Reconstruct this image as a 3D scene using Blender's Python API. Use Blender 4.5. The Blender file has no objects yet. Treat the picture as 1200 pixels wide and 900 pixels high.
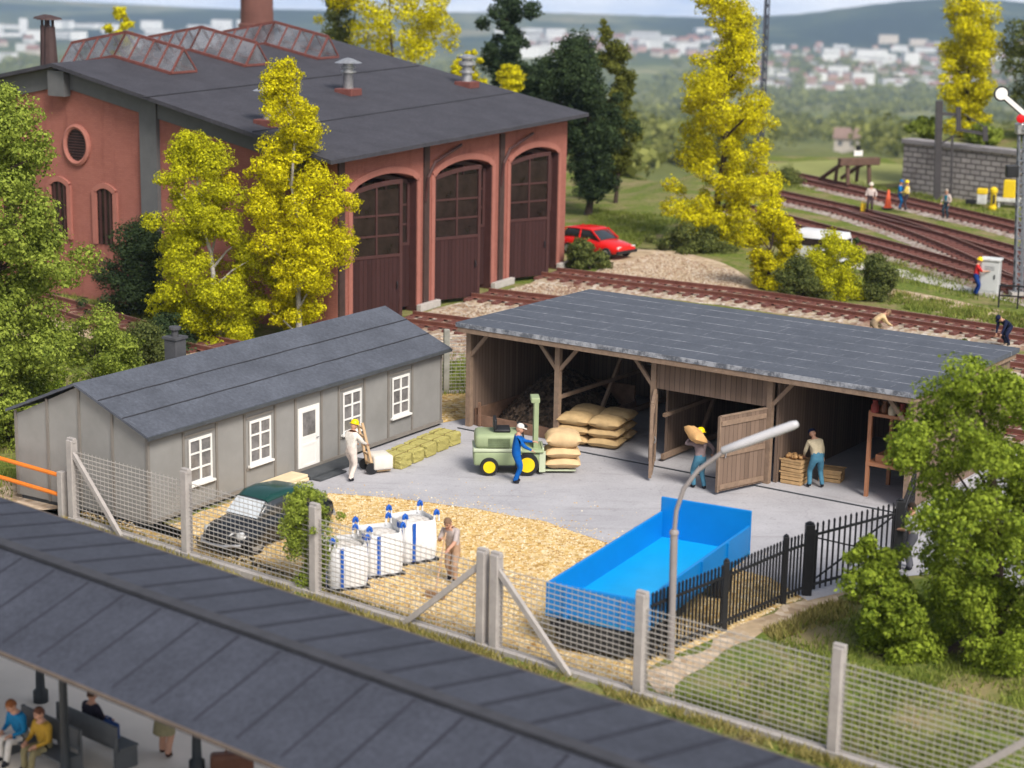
import bpy, bmesh, math, random
import numpy as np
from mathutils import Vector, Matrix, Euler
S = bpy.context.scene
COL = S.collection
PI = math.pi
# ------------------------------------------------------------------ camera of the photograph
FPX, PITCH, ROLL, CH = 2222.636, 0.226, 0.019, 14.985
def ray(u, v):
    a, b = u-600, v-450
    p = a*math.cos(ROLL)+b*math.sin(ROLL); q = -a*math.sin(ROLL)+b*math.cos(ROLL)
    return np.array([p/FPX, math.cos(PITCH)-q/FPX*math.sin(PITCH), -math.sin(PITCH)-q/FPX*math.cos(PITCH)])
def G(u, v, z=0.0):
    d = ray(u, v); t = (z-CH)/d[2]
    return (d[0]*t, d[1]*t)
def proj(P):
    X, Y, Z = P; dz = Z-CH
    zc = Y*math.cos(PITCH)-dz*math.sin(PITCH); yc = Y*math.sin(PITCH)+dz*math.cos(PITCH)
    u, v = FPX*X/zc, -FPX*yc/zc
    return (600+u*math.cos(ROLL)-v*math.sin(ROLL), 450+u*math.sin(ROLL)+v*math.cos(ROLL), FPX/zc)
def height_at(P, v):
    lo, hi = -60.0, 60.0
    for _ in range(50):
        m = (lo+hi)/2
        if proj((P[0], P[1], m))[1] > v: lo = m
        else: hi = m
    return lo
# ------------------------------------------------------------------ materials
MATS = {}
class NT:
    def __init__(s, name):
        s.m = bpy.data.materials.new(name); s.m.use_nodes = True
        s.t = s.m.node_tree; s.b = s.t.nodes['Principled BSDF']; s.co = None
    def n(s, ty, **kw):
        x = s.t.nodes.new(ty)
        for k, v in kw.items():
            if k in x.inputs.keys() if isinstance(k, str) else False: x.inputs[k].default_value = v
            else: setattr(x, k, v)
        return x
    def l(s, a, b): s.t.links.new(a, b)
    def coord(s):
        if not s.co: s.co = s.n('ShaderNodeTexCoord').outputs['Object']
        return s.co
    def noise(s, scale, detail=4, rough=.6, vec=None):
        x = s.n('ShaderNodeTexNoise'); x.inputs['Scale'].default_value = scale; x.inputs['Detail'].default_value = detail
        x.inputs['Roughness'].default_value = rough
        s.l(vec or s.coord(), x.inputs['Vector']); return x.outputs['Fac']
    def math(s, op, a, b=None, c=None):
        x = s.n('ShaderNodeMath', operation=op)
        for i, q in enumerate((a, b, c)):
            if q is None: continue
            if isinstance(q, (int, float)): x.inputs[i].default_value = q
            else: s.l(q, x.inputs[i])
        return x.outputs[0]
    def ramp(s, f, stops):
        x = s.n('ShaderNodeValToRGB'); e = x.color_ramp.elements
        while len(e) < len(stops): e.new(.5)
        for q, (p, c) in zip(e, stops):
            q.position = p; q.color = (c[0], c[1], c[2], 1) if not isinstance(c, (int, float)) else (c, c, c, 1)
        s.l(f, x.inputs[0]); return x.outputs[0]
    def mix(s, f, a, b, mode='MIX'):
        x = s.n('ShaderNodeMix', data_type='RGBA', blend_type=mode)
        for sock, q in ((x.inputs[0], f), (x.inputs[6], a), (x.inputs[7], b)):
            if isinstance(q, (int, float)): sock.default_value = q
            elif isinstance(q, tuple): sock.default_value = (q[0], q[1], q[2], 1)
            else: s.l(q, sock)
        return x.outputs[2]
    def bump(s, h, strength=.3, dist=.02):
        x = s.n('ShaderNodeBump'); x.inputs['Strength'].default_value = strength; x.inputs['Distance'].default_value = dist
        s.l(h, x.inputs['Height'])
        if s.b.inputs['Normal'].is_linked: s.l(s.b.inputs['Normal'].links[0].from_socket, x.inputs['Normal'])
        s.l(x.outputs[0], s.b.inputs['Normal'])
    def out(s, col, rough=.8, metal=0, spec=.3):
        if isinstance(col, tuple): s.b.inputs['Base Color'].default_value = (*col, 1)
        else: s.l(col, s.b.inputs['Base Color'])
        s.b.inputs['Roughness'].default_value = rough; s.b.inputs['Metallic'].default_value = metal
        s.b.inputs['Specular IOR Level'].default_value = spec
        return s.m
def sc(c, k): return tuple(min(1, x*k) for x in c)
def mat(name, col, rough=.75, var=.2, scale=3, bump=0, bscale=30, metal=0, spec=.3, col2=None):
    key = (name,)
    if key in MATS: return MATS[key]
    t = NT(name)
    f = t.noise(scale, 5, .65)
    c = t.ramp(f, [(.3, sc(col, 1-var)), (.7, col2 if col2 else sc(col, 1+var))])
    if bump: t.bump(t.noise(bscale, 3), bump)
    MATS[key] = t.out(c, rough, metal, spec); return MATS[key]
def speckle_mat(name, cols, scale, big=.4, bigc=None, bump=.6, rough=.95, bigpos=(.45, .6)):
    t = NT(name)
    v = t.n('ShaderNodeTexVoronoi'); v.inputs['Scale'].default_value = scale; t.l(t.coord(), v.inputs['Vector'])
    w = t.n('ShaderNodeSeparateColor'); t.l(v.outputs['Color'], w.inputs[0])
    n = len(cols); c = t.ramp(w.outputs[0], [(i/(n-1) if n > 1 else 0, q) for i, q in enumerate(cols)])
    f = t.noise(big, 5, .7)
    if bigc: c = t.mix(t.ramp(f, [(bigpos[0], 0.), (bigpos[1], 1.)]), c, bigc)
    h = t.noise(scale*.35, 4)
    c = t.mix(.6, c, t.ramp(h, [(.3, (.62, .62, .62)), (.65, (1.15, 1.15, 1.15))]), 'MULTIPLY')
    t.bump(v.outputs['Distance'], bump, .03)
    return t.out(c, rough, 0, .1)
def leaf_mat(name, dark, light, scale=1.2):
    t = NT(name)
    g = t.n('ShaderNodeNewGeometry')
    f = t.math('ADD', t.math('MULTIPLY', g.outputs['Random Per Island'], .6), t.math('MULTIPLY', t.noise(scale, 3), .6))
    c = t.ramp(f, [(.25, dark), (.85, light)])
    t.b.inputs['Subsurface Weight'].default_value = 0
    m = t.out(c, .75, 0, .15)
    tr = t.n('ShaderNodeBsdfTranslucent'); t.l(c, tr.inputs[0])
    mx = t.n('ShaderNodeMixShader'); mx.inputs[0].default_value = .32
    o = t.t.nodes['Material Output']
    t.l(t.b.outputs[0], mx.inputs[1]); t.l(tr.outputs[0], mx.inputs[2]); t.l(mx.outputs[0], o.inputs['Surface'])
    return m
def plank_mat(name, col, width=.16, axis='XY', var=.25, groove=.55, grain=1.0, rough=.8):
    t = NT(name)
    s = t.n('ShaderNodeSeparateXYZ'); t.l(t.coord(), s.inputs[0])
    q = {'X': s.outputs[0], 'Y': s.outputs[1], 'Z': s.outputs[2]}
    a = q[axis[0]] if len(axis) == 1 else t.math('ADD', q[axis[0]], q[axis[1]])
    a = t.math('DIVIDE', a, width)
    fr = t.math('FRACT', a)
    wn = t.n('ShaderNodeTexWhiteNoise', noise_dimensions='1D'); t.l(t.math('FLOOR', a), wn.inputs['W'])
    mp = t.n('ShaderNodeMapping'); t.l(t.coord(), mp.inputs[0]); mp.inputs['Scale'].default_value = (6, 6, .5) if 'Z' not in axis else (.5, .5, 6)
    gr = t.noise(4*grain, 5, .7, mp.outputs[0])
    f = t.math('ADD', t.math('MULTIPLY', wn.outputs[0], .45), t.math('MULTIPLY', gr, .6))
    c = t.ramp(f, [(.2, sc(col, 1-var)), (.8, sc(col, 1+var))])
    edge = t.math('LESS_THAN', t.math('ABSOLUTE', t.math('SUBTRACT', fr, .5)), .44)
    c = t.mix(edge, t.mix(1.0, c, (groove, groove, groove), 'MULTIPLY'), c)
    t.bump(edge, .5, .02); t.bump(gr, .15, .01)
    return t.out(c, rough, 0, .15)
def brick_mat(name, c1, c2, mortar, w=.25, h=.08, msize=.01, axis='XY', rough=.9, bump=.5, vary=.25):
    t = NT(name)
    s = t.n('ShaderNodeSeparateXYZ'); t.l(t.coord(), s.inputs[0])
    cb = t.n('ShaderNodeCombineXYZ')
    if axis == 'XY': t.l(t.math('ADD', s.outputs[0], s.outputs[1]), cb.inputs[0]); t.l(s.outputs[2], cb.inputs[1])
    else: t.l(s.outputs[0], cb.inputs[0]); t.l(s.outputs[1], cb.inputs[1])
    b = t.n('ShaderNodeTexBrick'); t.l(cb.outputs[0], b.inputs['Vector'])
    b.inputs['Color1'].default_value = (*c1, 1); b.inputs['Color2'].default_value = (*c2, 1); b.inputs['Mortar'].default_value = (*mortar, 1)
    b.inputs['Scale'].default_value = 1; b.inputs['Brick Width'].default_value = w; b.inputs['Row Height'].default_value = h; b.inputs['Mortar Size'].default_value = msize
    n = t.noise(.7, 6, .7)
    c = t.mix(.8, b.outputs['Color'], t.ramp(n, [(.3, (1-vary,)*3), (.7, (1+vary*.6,)*3)]), 'MULTIPLY')
    mp = t.n('ShaderNodeMapping'); mp.inputs['Scale'].default_value = (1.4, 1.4, .22); t.l(t.coord(), mp.inputs[0])
    c = t.mix(.75, c, t.ramp(t.noise(1.2, 5, .7, mp.outputs[0]), [(.52, (1, 1, 1)), (.74, (.66, .62, .60))]), 'MULTIPLY')
    t.bump(t.math('SUBTRACT', 1., b.outputs['Fac']), bump, .01); t.bump(t.noise(25, 3), .2, .01)
    return t.out(c, rough, 0, .1)
# ------------------------------------------------------------------ mesh builder
class MB:
    def __init__(s): s.v = []; s.f = []; s.mi = []
    def add(s, vs, fs, m=0, M=None):
        k = len(s.v)
        if M is not None: vs = [tuple(M @ Vector(v)) for v in vs]
        s.v += [tuple(v) for v in vs]; s.f += [tuple(i+k for i in f) for f in fs]; s.mi += [m]*len(fs)
        return s
    def box(s, x0, x1, y0, y1, z0, z1, m=0, M=None, b=0.0):
        if b <= 0:
            vs = [(x, y, z) for z in (z0, z1) for y in (y0, y1) for x in (x0, x1)]
            return s.add(vs, [(0,2,3,1),(4,5,7,6),(0,1,5,4),(2,6,7,3),(0,4,6,2),(1,3,7,5)], m, M)
        bm = bmesh.new(); bmesh.ops.create_cube(bm, size=1)
        for v in bm.verts: v.co = Vector(((x0+x1)/2+v.co.x*(x1-x0), (y0+y1)/2+v.co.y*(y1-y0), (z0+z1)/2+v.co.z*(z1-z0)))
        bmesh.ops.bevel(bm, geom=list(bm.edges), offset=b, segments=2, affect='EDGES', profile=.5)
        return s.bm(bm, m, M)
    def bm(s, bm, m=0, M=None):
        bm.verts.index_update()
        s.add([v.co.copy() for v in bm.verts], [tuple(v.index for v in f.verts) for f in bm.faces], m, M); bm.free(); return s
    def beam(s, p, q, w, h=None, m=0, up=(0, 0, 1)):
        p, q = Vector(p), Vector(q); d = q-p; L = d.length; d.normalize(); h = h or w
        u = Vector(up)
        if abs(d.dot(u)) > .98: u = Vector((1, 0, 0))
        r = d.cross(u).normalized(); u = r.cross(d)
        vs = [e+r*(a*w/2)+u*(b*h/2) for e in (p, q) for b in (-1, 1) for a in (-1, 1)]
        return s.add(vs, [(0,1,3,2),(4,6,7,5),(0,4,5,1),(2,3,7,6),(0,2,6,4),(1,5,7,3)], m)
    def tube(s, pts, rad, n=8, m=0, cap=True):
        pts = [Vector(p) for p in pts]; N = len(pts)
        rad = [rad]*N if isinstance(rad, (int, float)) else rad
        vs = []; fs = []; ref = None
        for i in range(N):
            d = (pts[min(i+1, N-1)]-pts[max(i-1, 0)]).normalized()
            if ref is None: ref = Vector((1, 0, 0)) if abs(d.x) < .8 else Vector((0, 1, 0))
            r = (ref-d*ref.dot(d)).normalized(); ref = r; u = d.cross(r)
            for k in range(n):
                a = 2*PI*k/n; vs.append(pts[i]+(r*math.cos(a)+u*math.sin(a))*rad[i])
        for i in range(N-1):
            for k in range(n):
                fs.append((i*n+k, i*n+(k+1) % n, (i+1)*n+(k+1) % n, (i+1)*n+k))
        if cap: fs.append(tuple(range(n-1, -1, -1))); fs.append(tuple((N-1)*n+k for k in range(n)))
        return s.add(vs, fs, m)
    def lathe(s, prof, n=16, m=0, M=None, cap=True):
        vs = [(r*math.cos(2*PI*k/n), r*math.sin(2*PI*k/n), z) for r, z in prof for k in range(n)]
        fs = [(i*n+k, i*n+(k+1) % n, (i+1)*n+(k+1) % n, (i+1)*n+k) for i in range(len(prof)-1) for k in range(n)]
        if cap: fs.append(tuple(range(n-1, -1, -1))); fs.append(tuple((len(prof)-1)*n+k for k in range(n)))
        return s.add(vs, fs, m, M)
    def prism(s, poly, h0, h1, m=0, M=None):
        """poly in local XY extruded along Z from h0 to h1"""
        n = len(poly); vs = [(x, y, h0) for x, y in poly]+[(x, y, h1) for x, y in poly]
        fs = [tuple(range(n-1, -1, -1)), tuple(range(n, 2*n))]+[(i, (i+1) % n, n+(i+1) % n, n+i) for i in range(n)]
        return s.add(vs, fs, m, M)
    def ell(s, c, r, m=0, seg=10, M=None, jit=0, rnd=None):
        vs = []; fs = []; R = seg//2+1
        for i in range(R+1):
            th = PI*i/R
            for k in range(seg):
                j = 1+(rnd.uniform(-jit, jit) if jit else 0); ph = 2*PI*k/seg
                vs.append((c[0]+r[0]*math.sin(th)*math.cos(ph)*j, c[1]+r[1]*math.sin(th)*math.sin(ph)*j, c[2]+r[2]*math.cos(th)*j))
        for i in range(R):
            for k in range(seg):
                fs.append((i*seg+k, (i+1)*seg+k, (i+1)*seg+(k+1) % seg, i*seg+(k+1) % seg))
        return s.add(vs, fs, m, M)
    def build(s, name, mats, parent=None, smooth=False, loc=None, bevel=0):
        me = bpy.data.meshes.new(name); me.from_pydata(s.v, [], s.f)
        mats = mats if isinstance(mats, (list, tuple)) else [mats]
        for q in mats: me.materials.append(q)
        if len(mats) > 1: me.polygons.foreach_set('material_index', s.mi)
        bm = bmesh.new(); bm.from_mesh(me)
        if smooth: bmesh.ops.remove_doubles(bm, verts=bm.verts, dist=1e-5)
        bmesh.ops.recalc_face_normals(bm, faces=bm.faces); bm.to_mesh(me); bm.free()
        if smooth:
            me.polygons.foreach_set('use_smooth', [True]*len(me.polygons))
            try: me.set_sharp_from_angle(angle=math.radians(50))
            except Exception: pass
        me.update()
        o = bpy.data.objects.new(name, me); COL.objects.link(o)
        if parent: o.parent = parent
        if loc is not None: o.location = loc
        if bevel:
            b = o.modifiers.new('bevel', 'BEVEL'); b.width = bevel; b.segments = 2; b.limit_method = 'ANGLE'
        return o
def build_each(b, name, mats, parent=None, smooth=False):
    """one object for every separate piece collected in b"""
    par = list(range(len(b.v)))
    def find(i):
        while par[i] != i: par[i] = par[par[i]]; i = par[i]
        return i
    for f in b.f:
        for i in f[1:]: par[find(i)] = find(f[0])
    gr_ = {}
    for k, f in enumerate(b.f): gr_.setdefault(find(f[0]), []).append(k)
    for ks in gr_.values():
        q = MB(); mp = {}
        for k in ks:
            for i in b.f[k]:
                if i not in mp: mp[i] = len(q.v); q.v.append(b.v[i])
            q.f.append(tuple(mp[i] for i in b.f[k])); q.mi.append(b.mi[k])
        q.build(name, mats, parent, smooth)
def np_mesh(name, V, F, m, parent=None, k=None):
    V = np.asarray(V, np.float32); F = np.asarray(F, np.int32); k = F.shape[1]
    me = bpy.data.meshes.new(name); me.vertices.add(len(V)); me.vertices.foreach_set('co', V.ravel())
    me.loops.add(F.size); me.loops.foreach_set('vertex_index', F.ravel())
    me.polygons.add(len(F)); me.polygons.foreach_set('loop_start', np.arange(0, F.size, k, dtype=np.int32))
    me.update(calc_edges=True); me.validate()
    me.materials.append(m)
    o = bpy.data.objects.new(name, me); COL.objects.link(o)
    if parent: o.parent = parent
    return o
def tag(o, label=None, cat=None, group=None, kind=None):
    if label: o['label'] = label
    if cat: o['category'] = cat
    if group: o['group'] = group
    if kind: o['kind'] = kind
    return o
def thing(name, label, cat, loc=(0, 0, 0), rz=0, group=None):
    o = bpy.data.objects.new(name, None); COL.objects.link(o)
    o.empty_display_size = .2
    o.location = loc if len(loc) == 3 else (loc[0], loc[1], 0); o.rotation_euler = (0, 0, rz)
    return tag(o, label, cat, group)
def kids(o): return list(o.children)
def copy_tree(o, parent=None):
    c = o.copy(); COL.objects.link(c)
    if parent: c.parent = parent
    for ch in kids(o): copy_tree(ch, c)
    return c
def XZ(M0=None):
    """local (x, z') polygon in a vertical plane: prism's XY->XZ, its Z -> -Y"""
    return Matrix(((1, 0, 0, 0), (0, 0, -1, 0), (0, 1, 0, 0), (0, 0, 0, 1)))
def rot2(a): return Matrix.Rotation(a, 4, 'Z')
rnd = random.Random(7); nrg = np.random.default_rng(7)
# ------------------------------------------------------------------ world, sun, camera, view
def setup():
    w = bpy.data.worlds.new("World"); S.world = w; w.use_nodes = True
    t = w.node_tree; bg = t.nodes['Background']
    sk = t.nodes.new('ShaderNodeTexSky'); sk.sky_type = 'NISHITA'; sk.sun_disc = False
    SD = Vector((.44, -.84, .98)).normalized()
    el = math.asin(SD.z); az = math.atan2(SD.x, SD.y)
    sk.sun_elevation = el; sk.sun_rotation = az; sk.air_density = 1.0; sk.dust_density = 2.5; sk.ozone_density = 1.0
    hs = t.nodes.new('ShaderNodeHueSaturation'); hs.inputs['Saturation'].default_value = .6; t.links.new(sk.outputs[0], hs.inputs['Color']); t.links.new(hs.outputs[0], bg.inputs[0]); bg.inputs[1].default_value = SKY_STR
    l = bpy.data.lights.new('sun', 'SUN'); l.energy = SUN_STR; l.angle = math.radians(20); l.color = (1, .95, .88)
    o = bpy.data.objects.new('sun', l); COL.objects.link(o); o.rotation_euler = SD.to_track_quat('Z', 'Y').to_euler(); o.location = (20, -20, 60)
    c = bpy.data.cameras.new('camera'); c.sensor_width = 36; c.sensor_fit = 'HORIZONTAL'; c.lens = FPX*36/1200
    c.clip_start = .5; c.clip_end = 20000
    c.dof.use_dof = True; c.dof.focus_distance = 56.5; c.dof.aperture_fstop = (c.lens/1000)/.15; c.dof.aperture_blades = 0
    co = bpy.data.objects.new('camera', c); COL.objects.link(co)
    co.matrix_world = Matrix.Translation((0, 0, CH)) @ Matrix.Rotation(PI/2-PITCH, 4, 'X') @ Matrix.Rotation(ROLL, 4, 'Z')
    S.camera = co
    S.render.engine = 'CYCLES'; S.cycles.use_denoising = True
    S.cycles.max_bounces = 6; S.cycles.volume_bounces = 1; S.cycles.transparent_max_bounces = 12; S.cycles.caustics_reflective = False; S.cycles.caustics_refractive = False
    v = S.view_settings; v.view_transform = 'Standard'; v.look = 'None'; v.exposure = EXPOSURE; v.gamma = 1; v.use_curve_mapping = False
SKY_STR, SUN_STR, EXPOSURE = .10, 2.4, .74
setup()
# ------------------------------------------------------------------ terrain
FN = (math.sin(.671), math.cos(.671)); FC = 30.4          # line of the wire mesh fence
HN = [(rnd.uniform(.001, .004), rnd.uniform(.0008, .0025), rnd.uniform(0, 6), rnd.uniform(.4, 1)) for _ in range(9)]
def smooth(a, b, x): t = np.clip((x-a)/(b-a), 0, 1); return t*t*(3-2*t)
def terr(x, y):
    x = np.asarray(x, float); y = np.asarray(y, float)
    edge = 116+28*smooth(7, 17, x)-10*smooth(-10, -40, x)
    yy = 120+(y-edge)*(1-smooth(120, 900, y))+(y-120)*smooth(120, 900, y)
    z = np.interp(yy, [0, 120, 160, 200, 500, 800, 1200, 2000, 2600, 3400, 5700], [0, 0, -3, -8, -38, -65, -97, -149, -178, -180, -176])
    h = sum(a*np.sin(x*fx+p)*np.cos(y*fy+2*p) for fx, fy, p, a in HN)
    z = z+smooth(300, 1500, y)*h*2.2+smooth(3500, 4400, y)*(10+h*15)*(1-.5*smooth(5300, 5700, y))
    n = .35*np.sin(x*.21+1)*np.cos(y*.17)+.25*np.sin(x*.5+y*.3)
    z = z+smooth(118, 150, yy)*n*(1+smooth(150, 400, y)*2)
    for hx, hy, sx, sy, ha in ((1050, 4500, 420, 500, 78), (230, 4900, 500, 300, 26), (-700, 4800, 500, 350, 30), (1900, 5000, 500, 400, 60)): z = z+ha*np.exp(-((x-hx)/sx)**2-((y-hy)/sy)**2)
    z = z-9*smooth(0, 26, y-edge)*smooth(9, 16, x)*(1-smooth(250, 520, y))
    d = x*FN[0]+y*FN[1]-FC
    z = z-1.05*smooth(-.75, -1.6, d)*(y < 90)
    return z
TT = 20*1.008**np.arange(780)
def hit(u, v):
    d = ray(u, v); z = terr(d[0]*TT, d[1]*TT); k = int(np.argmax(CH+d[2]*TT < z)); t = TT[k] if k else TT[-1]
    return d[0]*t, d[1]*t, float(z[k])
def ground_material():
    t = NT('grass_earth'); c = t.coord()
    s = t.n('ShaderNodeSeparateXYZ'); t.l(c, s.inputs[0])
    f1 = t.noise(.35, 6, .7); f2 = t.noise(5, 4, .7); f3 = t.noise(40, 2)
    g = t.ramp(f2, [(.3, (.055, .085, .014)), (.5, (.12, .16, .03)), (.72, (.25, .24, .06))])
    br = t.ramp(f3, [(.35, (.20, .14, .08)), (.65, (.38, .29, .17))])
    near = t.mix(t.ramp(f1, [(.46, 0.), (.62, .75)]), g, br)
    v = t.n('ShaderNodeTexVoronoi'); v.inputs['Scale'].default_value = .0052; t.l(c, v.inputs['Vector'])
    w = t.n('ShaderNodeSeparateColor'); t.l(v.outputs['Color'], w.inputs[0])
    fld = t.ramp(w.outputs[0], [(0, (.09, .11, .03)), (.35, (.14, .16, .05)), (.6, (.24, .23, .09)), (.8, (.11, .13, .04)), (1, (.30, .27, .14))])
    fld = t.mix(.7, fld, t.ramp(t.noise(.03, 6, .7), [(.3, (.5, .5, .5)), (.7, (1.2, 1.2, 1.2))]), 'MULTIPLY')
    far = t.ramp(t.noise(.0016, 6, .72), [(.40, (.010, .024, .026)), (.50, (.03, .05, .035)), (.58, (.12, .13, .07)), (.64, (.24, .20, .13))])
    y = s.outputs[1]
    def step(a, b): return t.math('MULTIPLY', t.math('SUBTRACT', y, a), 1/(b-a))
    def clampf(x):
        m = t.n('ShaderNodeClamp'); t.l(x, m.inputs[0]); return m.outputs[0]
    c2 = t.mix(clampf(step(150., 320.)), near, fld)
    c3 = t.mix(clampf(step(3300., 3900.)), c2, far)
    t.bump(f3, .5, .03)
    return t.out(c3, .95, 0, .05)
ys = np.concatenate([np.arange(12, 150, 1.0), 150*np.power(5700/150, np.linspace(0, 1, 150))])
ss = np.linspace(-1, 1, 151)
YY, SSs = np.meshgrid(ys, ss, indexing='ij'); XX = SSs*(55+.48*YY); ZZ = terr(XX, YY)
V = np.stack([XX, YY, ZZ], -1).reshape(-1, 3); nC = len(ss)
I = (np.arange(len(ys)-1)[:, None]*nC+np.arange(nC-1)[None]).ravel()
F = np.stack([I, I+1, I+nC+1, I+nC], -1)
gr = np_mesh('ground', V, F, ground_material()); gr.data.polygons.foreach_set('use_smooth', [True]*len(F)); tag(gr, kind='structure', label='grass and earth ground falling to the wide valley', cat='ground')
# sky backdrop: a curved wall of pale cloud beyond the hills
def sky():
    t = NT('sky_cloud'); n = t.t.nodes
    mp = t.n('ShaderNodeMapping'); mp.inputs['Scale'].default_value = (.0006, .0006, .0035); t.l(t.coord(), mp.inputs[0])
    f = t.noise(1.0, 6, .6, mp.outputs[0])
    c = t.ramp(f, [(.36, (.40, .50, .72)), (.48, (.70, .74, .84)), (.60, (.95, .92, .90))])
    e = t.n('ShaderNodeEmission'); t.l(c, e.inputs[0]); e.inputs[1].default_value = .8
    t.l(e.outputs[0], n['Material Output'].inputs['Surface'])
    R = 7500; b = MB(); N = 40; rows = [-900, -500, -250, 0, 400, 1000]
    vs = [(R*math.sin(a), R*math.cos(a), z) for z in rows for a in np.linspace(-.7, .7, N)]
    fs = [(i*N+k, i*N+k+1, (i+1)*N+k+1, (i+1)*N+k) for i in range(len(rows)-1) for k in range(N-1)]
    b.add(vs, fs); o = b.build('sky', t.m); tag(o, 'pale cloudy sky above the hills', 'sky', kind='structure')
sky()
def haze():
    m = bpy.data.materials.new('haze'); m.use_nodes = True; t = m.node_tree
    t.nodes.remove(t.nodes['Principled BSDF'])
    p = t.nodes.new('ShaderNodeVolumePrincipled'); p.inputs['Color'].default_value = (.56, .73, 1, 1); p.inputs['Density'].default_value = HAZE; p.inputs['Anisotropy'].default_value = .0
    t.links.new(p.outputs[0], t.nodes['Material Output'].inputs['Volume'])
    b = MB().box(-3400, 3400, -60, 5900, -270, 60); o = b.build('haze', m); tag(o, 'thin pale blue haze over the valley', 'haze', kind='stuff')
HAZE = .95e-4
haze()
# ------------------------------------------------------------------ flat ground sheets
def sheet(name, pts, z, m, label, wob=.0, step=.5, kind='structure', seed=1):
    r = random.Random(seed); P = []
    n = len(pts)
    for i in range(n):
        a, b = Vector(pts[i]), Vector(pts[(i+1) % n]); L = (b-a).length; k = max(1, int(L/step)); nn = Vector((-(b-a).y, (b-a).x)).normalized()
        for j in range(k):
            q = a+(b-a)*(j/k); w = wob*(math.sin(j*.9+i)*.5+r.uniform(-1, 1)*.6)
            P.append(tuple(q+nn*w))
    bm = bmesh.new(); vs = [bm.verts.new((x, y, z)) for x, y in P]; f = bm.faces.new(vs); bmesh.ops.triangulate(bm, faces=[f])
    me = bpy.data.meshes.new(name); bm.to_mesh(me); bm.free(); me.materials.append(m)
    if me.polygons and me.polygons[0].normal.z < 0: me.flip_normals()
    o = bpy.data.objects.new(name, me); COL.objects.link(o); tag(o, label, name.replace('_', ' '), kind=kind); return o
def px(*pts): return [G(u, v) for u, v in pts]
M_conc = NT('yard_concrete')
def _c():
    t = M_conc; f = t.noise(.5, 6, .7); f2 = t.noise(18, 4, .7)
    c = t.ramp(f, [(.3, (.34, .33, .345)), (.7, (.44, .43, .445))])
    sp = t.ramp(f2, [(.30, (.62, .62, .62)), (.43, (1, 1, 1)), (.75, (1.10, 1.10, 1.10))])
    c = t.mix(.8, c, sp, 'MULTIPLY'); 
    st = t.ramp(t.noise(2.2, 5, .75), [(.60, (1, 1, 1)), (.72, (.74, .73, .72))]); c = t.mix(1., c, st, 'MULTIPLY')
    mp = t.n('ShaderNodeMapping'); mp.inputs['Scale'].default_value = (.25, 2.6, 1); mp.inputs['Rotation'].default_value = (0, 0, .9); t.l(t.coord(), mp.inputs[0])
    tr = t.ramp(t.noise(1.0, 4, .6, mp.outputs[0]), [(.56, (1, 1, 1)), (.66, (.84, .83, .82))]); c = t.mix(.8, c, tr, 'MULTIPLY')
    cv = t.n('ShaderNodeTexVoronoi', feature='DISTANCE_TO_EDGE'); cv.inputs['Scale'].default_value = .22; w_ = t.n('ShaderNodeVectorMath', operation='ADD'); nz = t.n('ShaderNodeTexNoise'); nz.inputs['Scale'].default_value = .8; t.l(t.coord(), nz.inputs['Vector']); t.l(t.coord(), w_.inputs[0]); t.l(nz.outputs['Color'], w_.inputs[1]); t.l(w_.outputs[0], cv.inputs['Vector'])
    c = t.mix(t.ramp(cv.outputs['Distance'], [(.002, .16), (.005, 0.)]), c, (.12, .115, .12))
    t.bump(f2, .15, .01); return t.out(c, .9, 0, .2)
M_conc = _c()
M_gravel = speckle_mat('gravel_yellow', [(.34, .19, .06), (.60, .39, .13), (.66, .47, .20), (.76, .62, .40), (.54, .32, .09)], 9, .5, (.5, .34, .14), .8, .95, (.5, .8))
M_sand = speckle_mat('gravel_sandy', [(.35, .25, .16), (.5, .38, .26), (.6, .48, .36), (.42, .3, .18)], 5, .4, (.4, .3, .19), .6)
M_ball = speckle_mat('ballast_stone', [(.2, .13, .09), (.42, .33, .22), (.5, .44, .36), (.3, .2, .14), (.6, .55, .47)], 6, .3, (.2, .1, .07), .9, .95, (.5, .65))
M_ballg = speckle_mat('ballast_grey', [(.20, .14, .11), (.34, .28, .24), (.46, .41, .37), (.24, .16, .12)], 6, .3, (.25, .17, .12), .9, .95, (.5, .7))
M_plat = mat('platform_paving', (.76, .67, .57), .85, .08, .6, .1, 20)
sheet('yard', px((300, 590), (517, 486), (560, 470), (900, 440), (1290, 560), (1290, 700), (1160, 665), (1062, 676), (948, 704), (900, 676), (790, 652), (722, 641), (640, 612), (560, 597), (470, 585), (385, 578), (345, 600)), .012, M_conc, 'grey concrete yard in front of the open shed', .05)
FD = (math.cos(.671), -math.sin(.671)); FO = (-6.981, 44.487)
def fpt(a, b=0): return (FO[0]+FD[0]*a+FN[0]*b, FO[1]+FD[1]*a+FN[1]*b)
sheet('gravel_yard', [fpt(-6.2, .1), fpt(-6.2, 1.7)]+px((30, 600), (179, 622), (345, 560), (400, 566), (560, 585), (660, 605), (740, 635), (900, 668), (955, 700))+[(7.15, 43.1), (6.5, 42.4), (4.9, 40.5), (3.0, 38.3), fpt(12.3, .1)], .006, M_gravel, 'yellow gravel yard between the mesh fence and the concrete', .12)
sheet('gravel_strip', px((500, 500), (552, 490), (570, 455), (505, 462)), .02, M_gravel, 'orange gravel strip between the hut and the shed', .08, seed=3)
sheet('footpath', px((690, 322), (708, 312), (722, 300), (748, 293), (790, 294), (835, 303), (862, 314), (885, 332), (880, 347), (800, 340), (740, 334)), .006, M_sand, 'sandy patch in front of the red car', .25, 1.2, seed=4)
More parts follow.
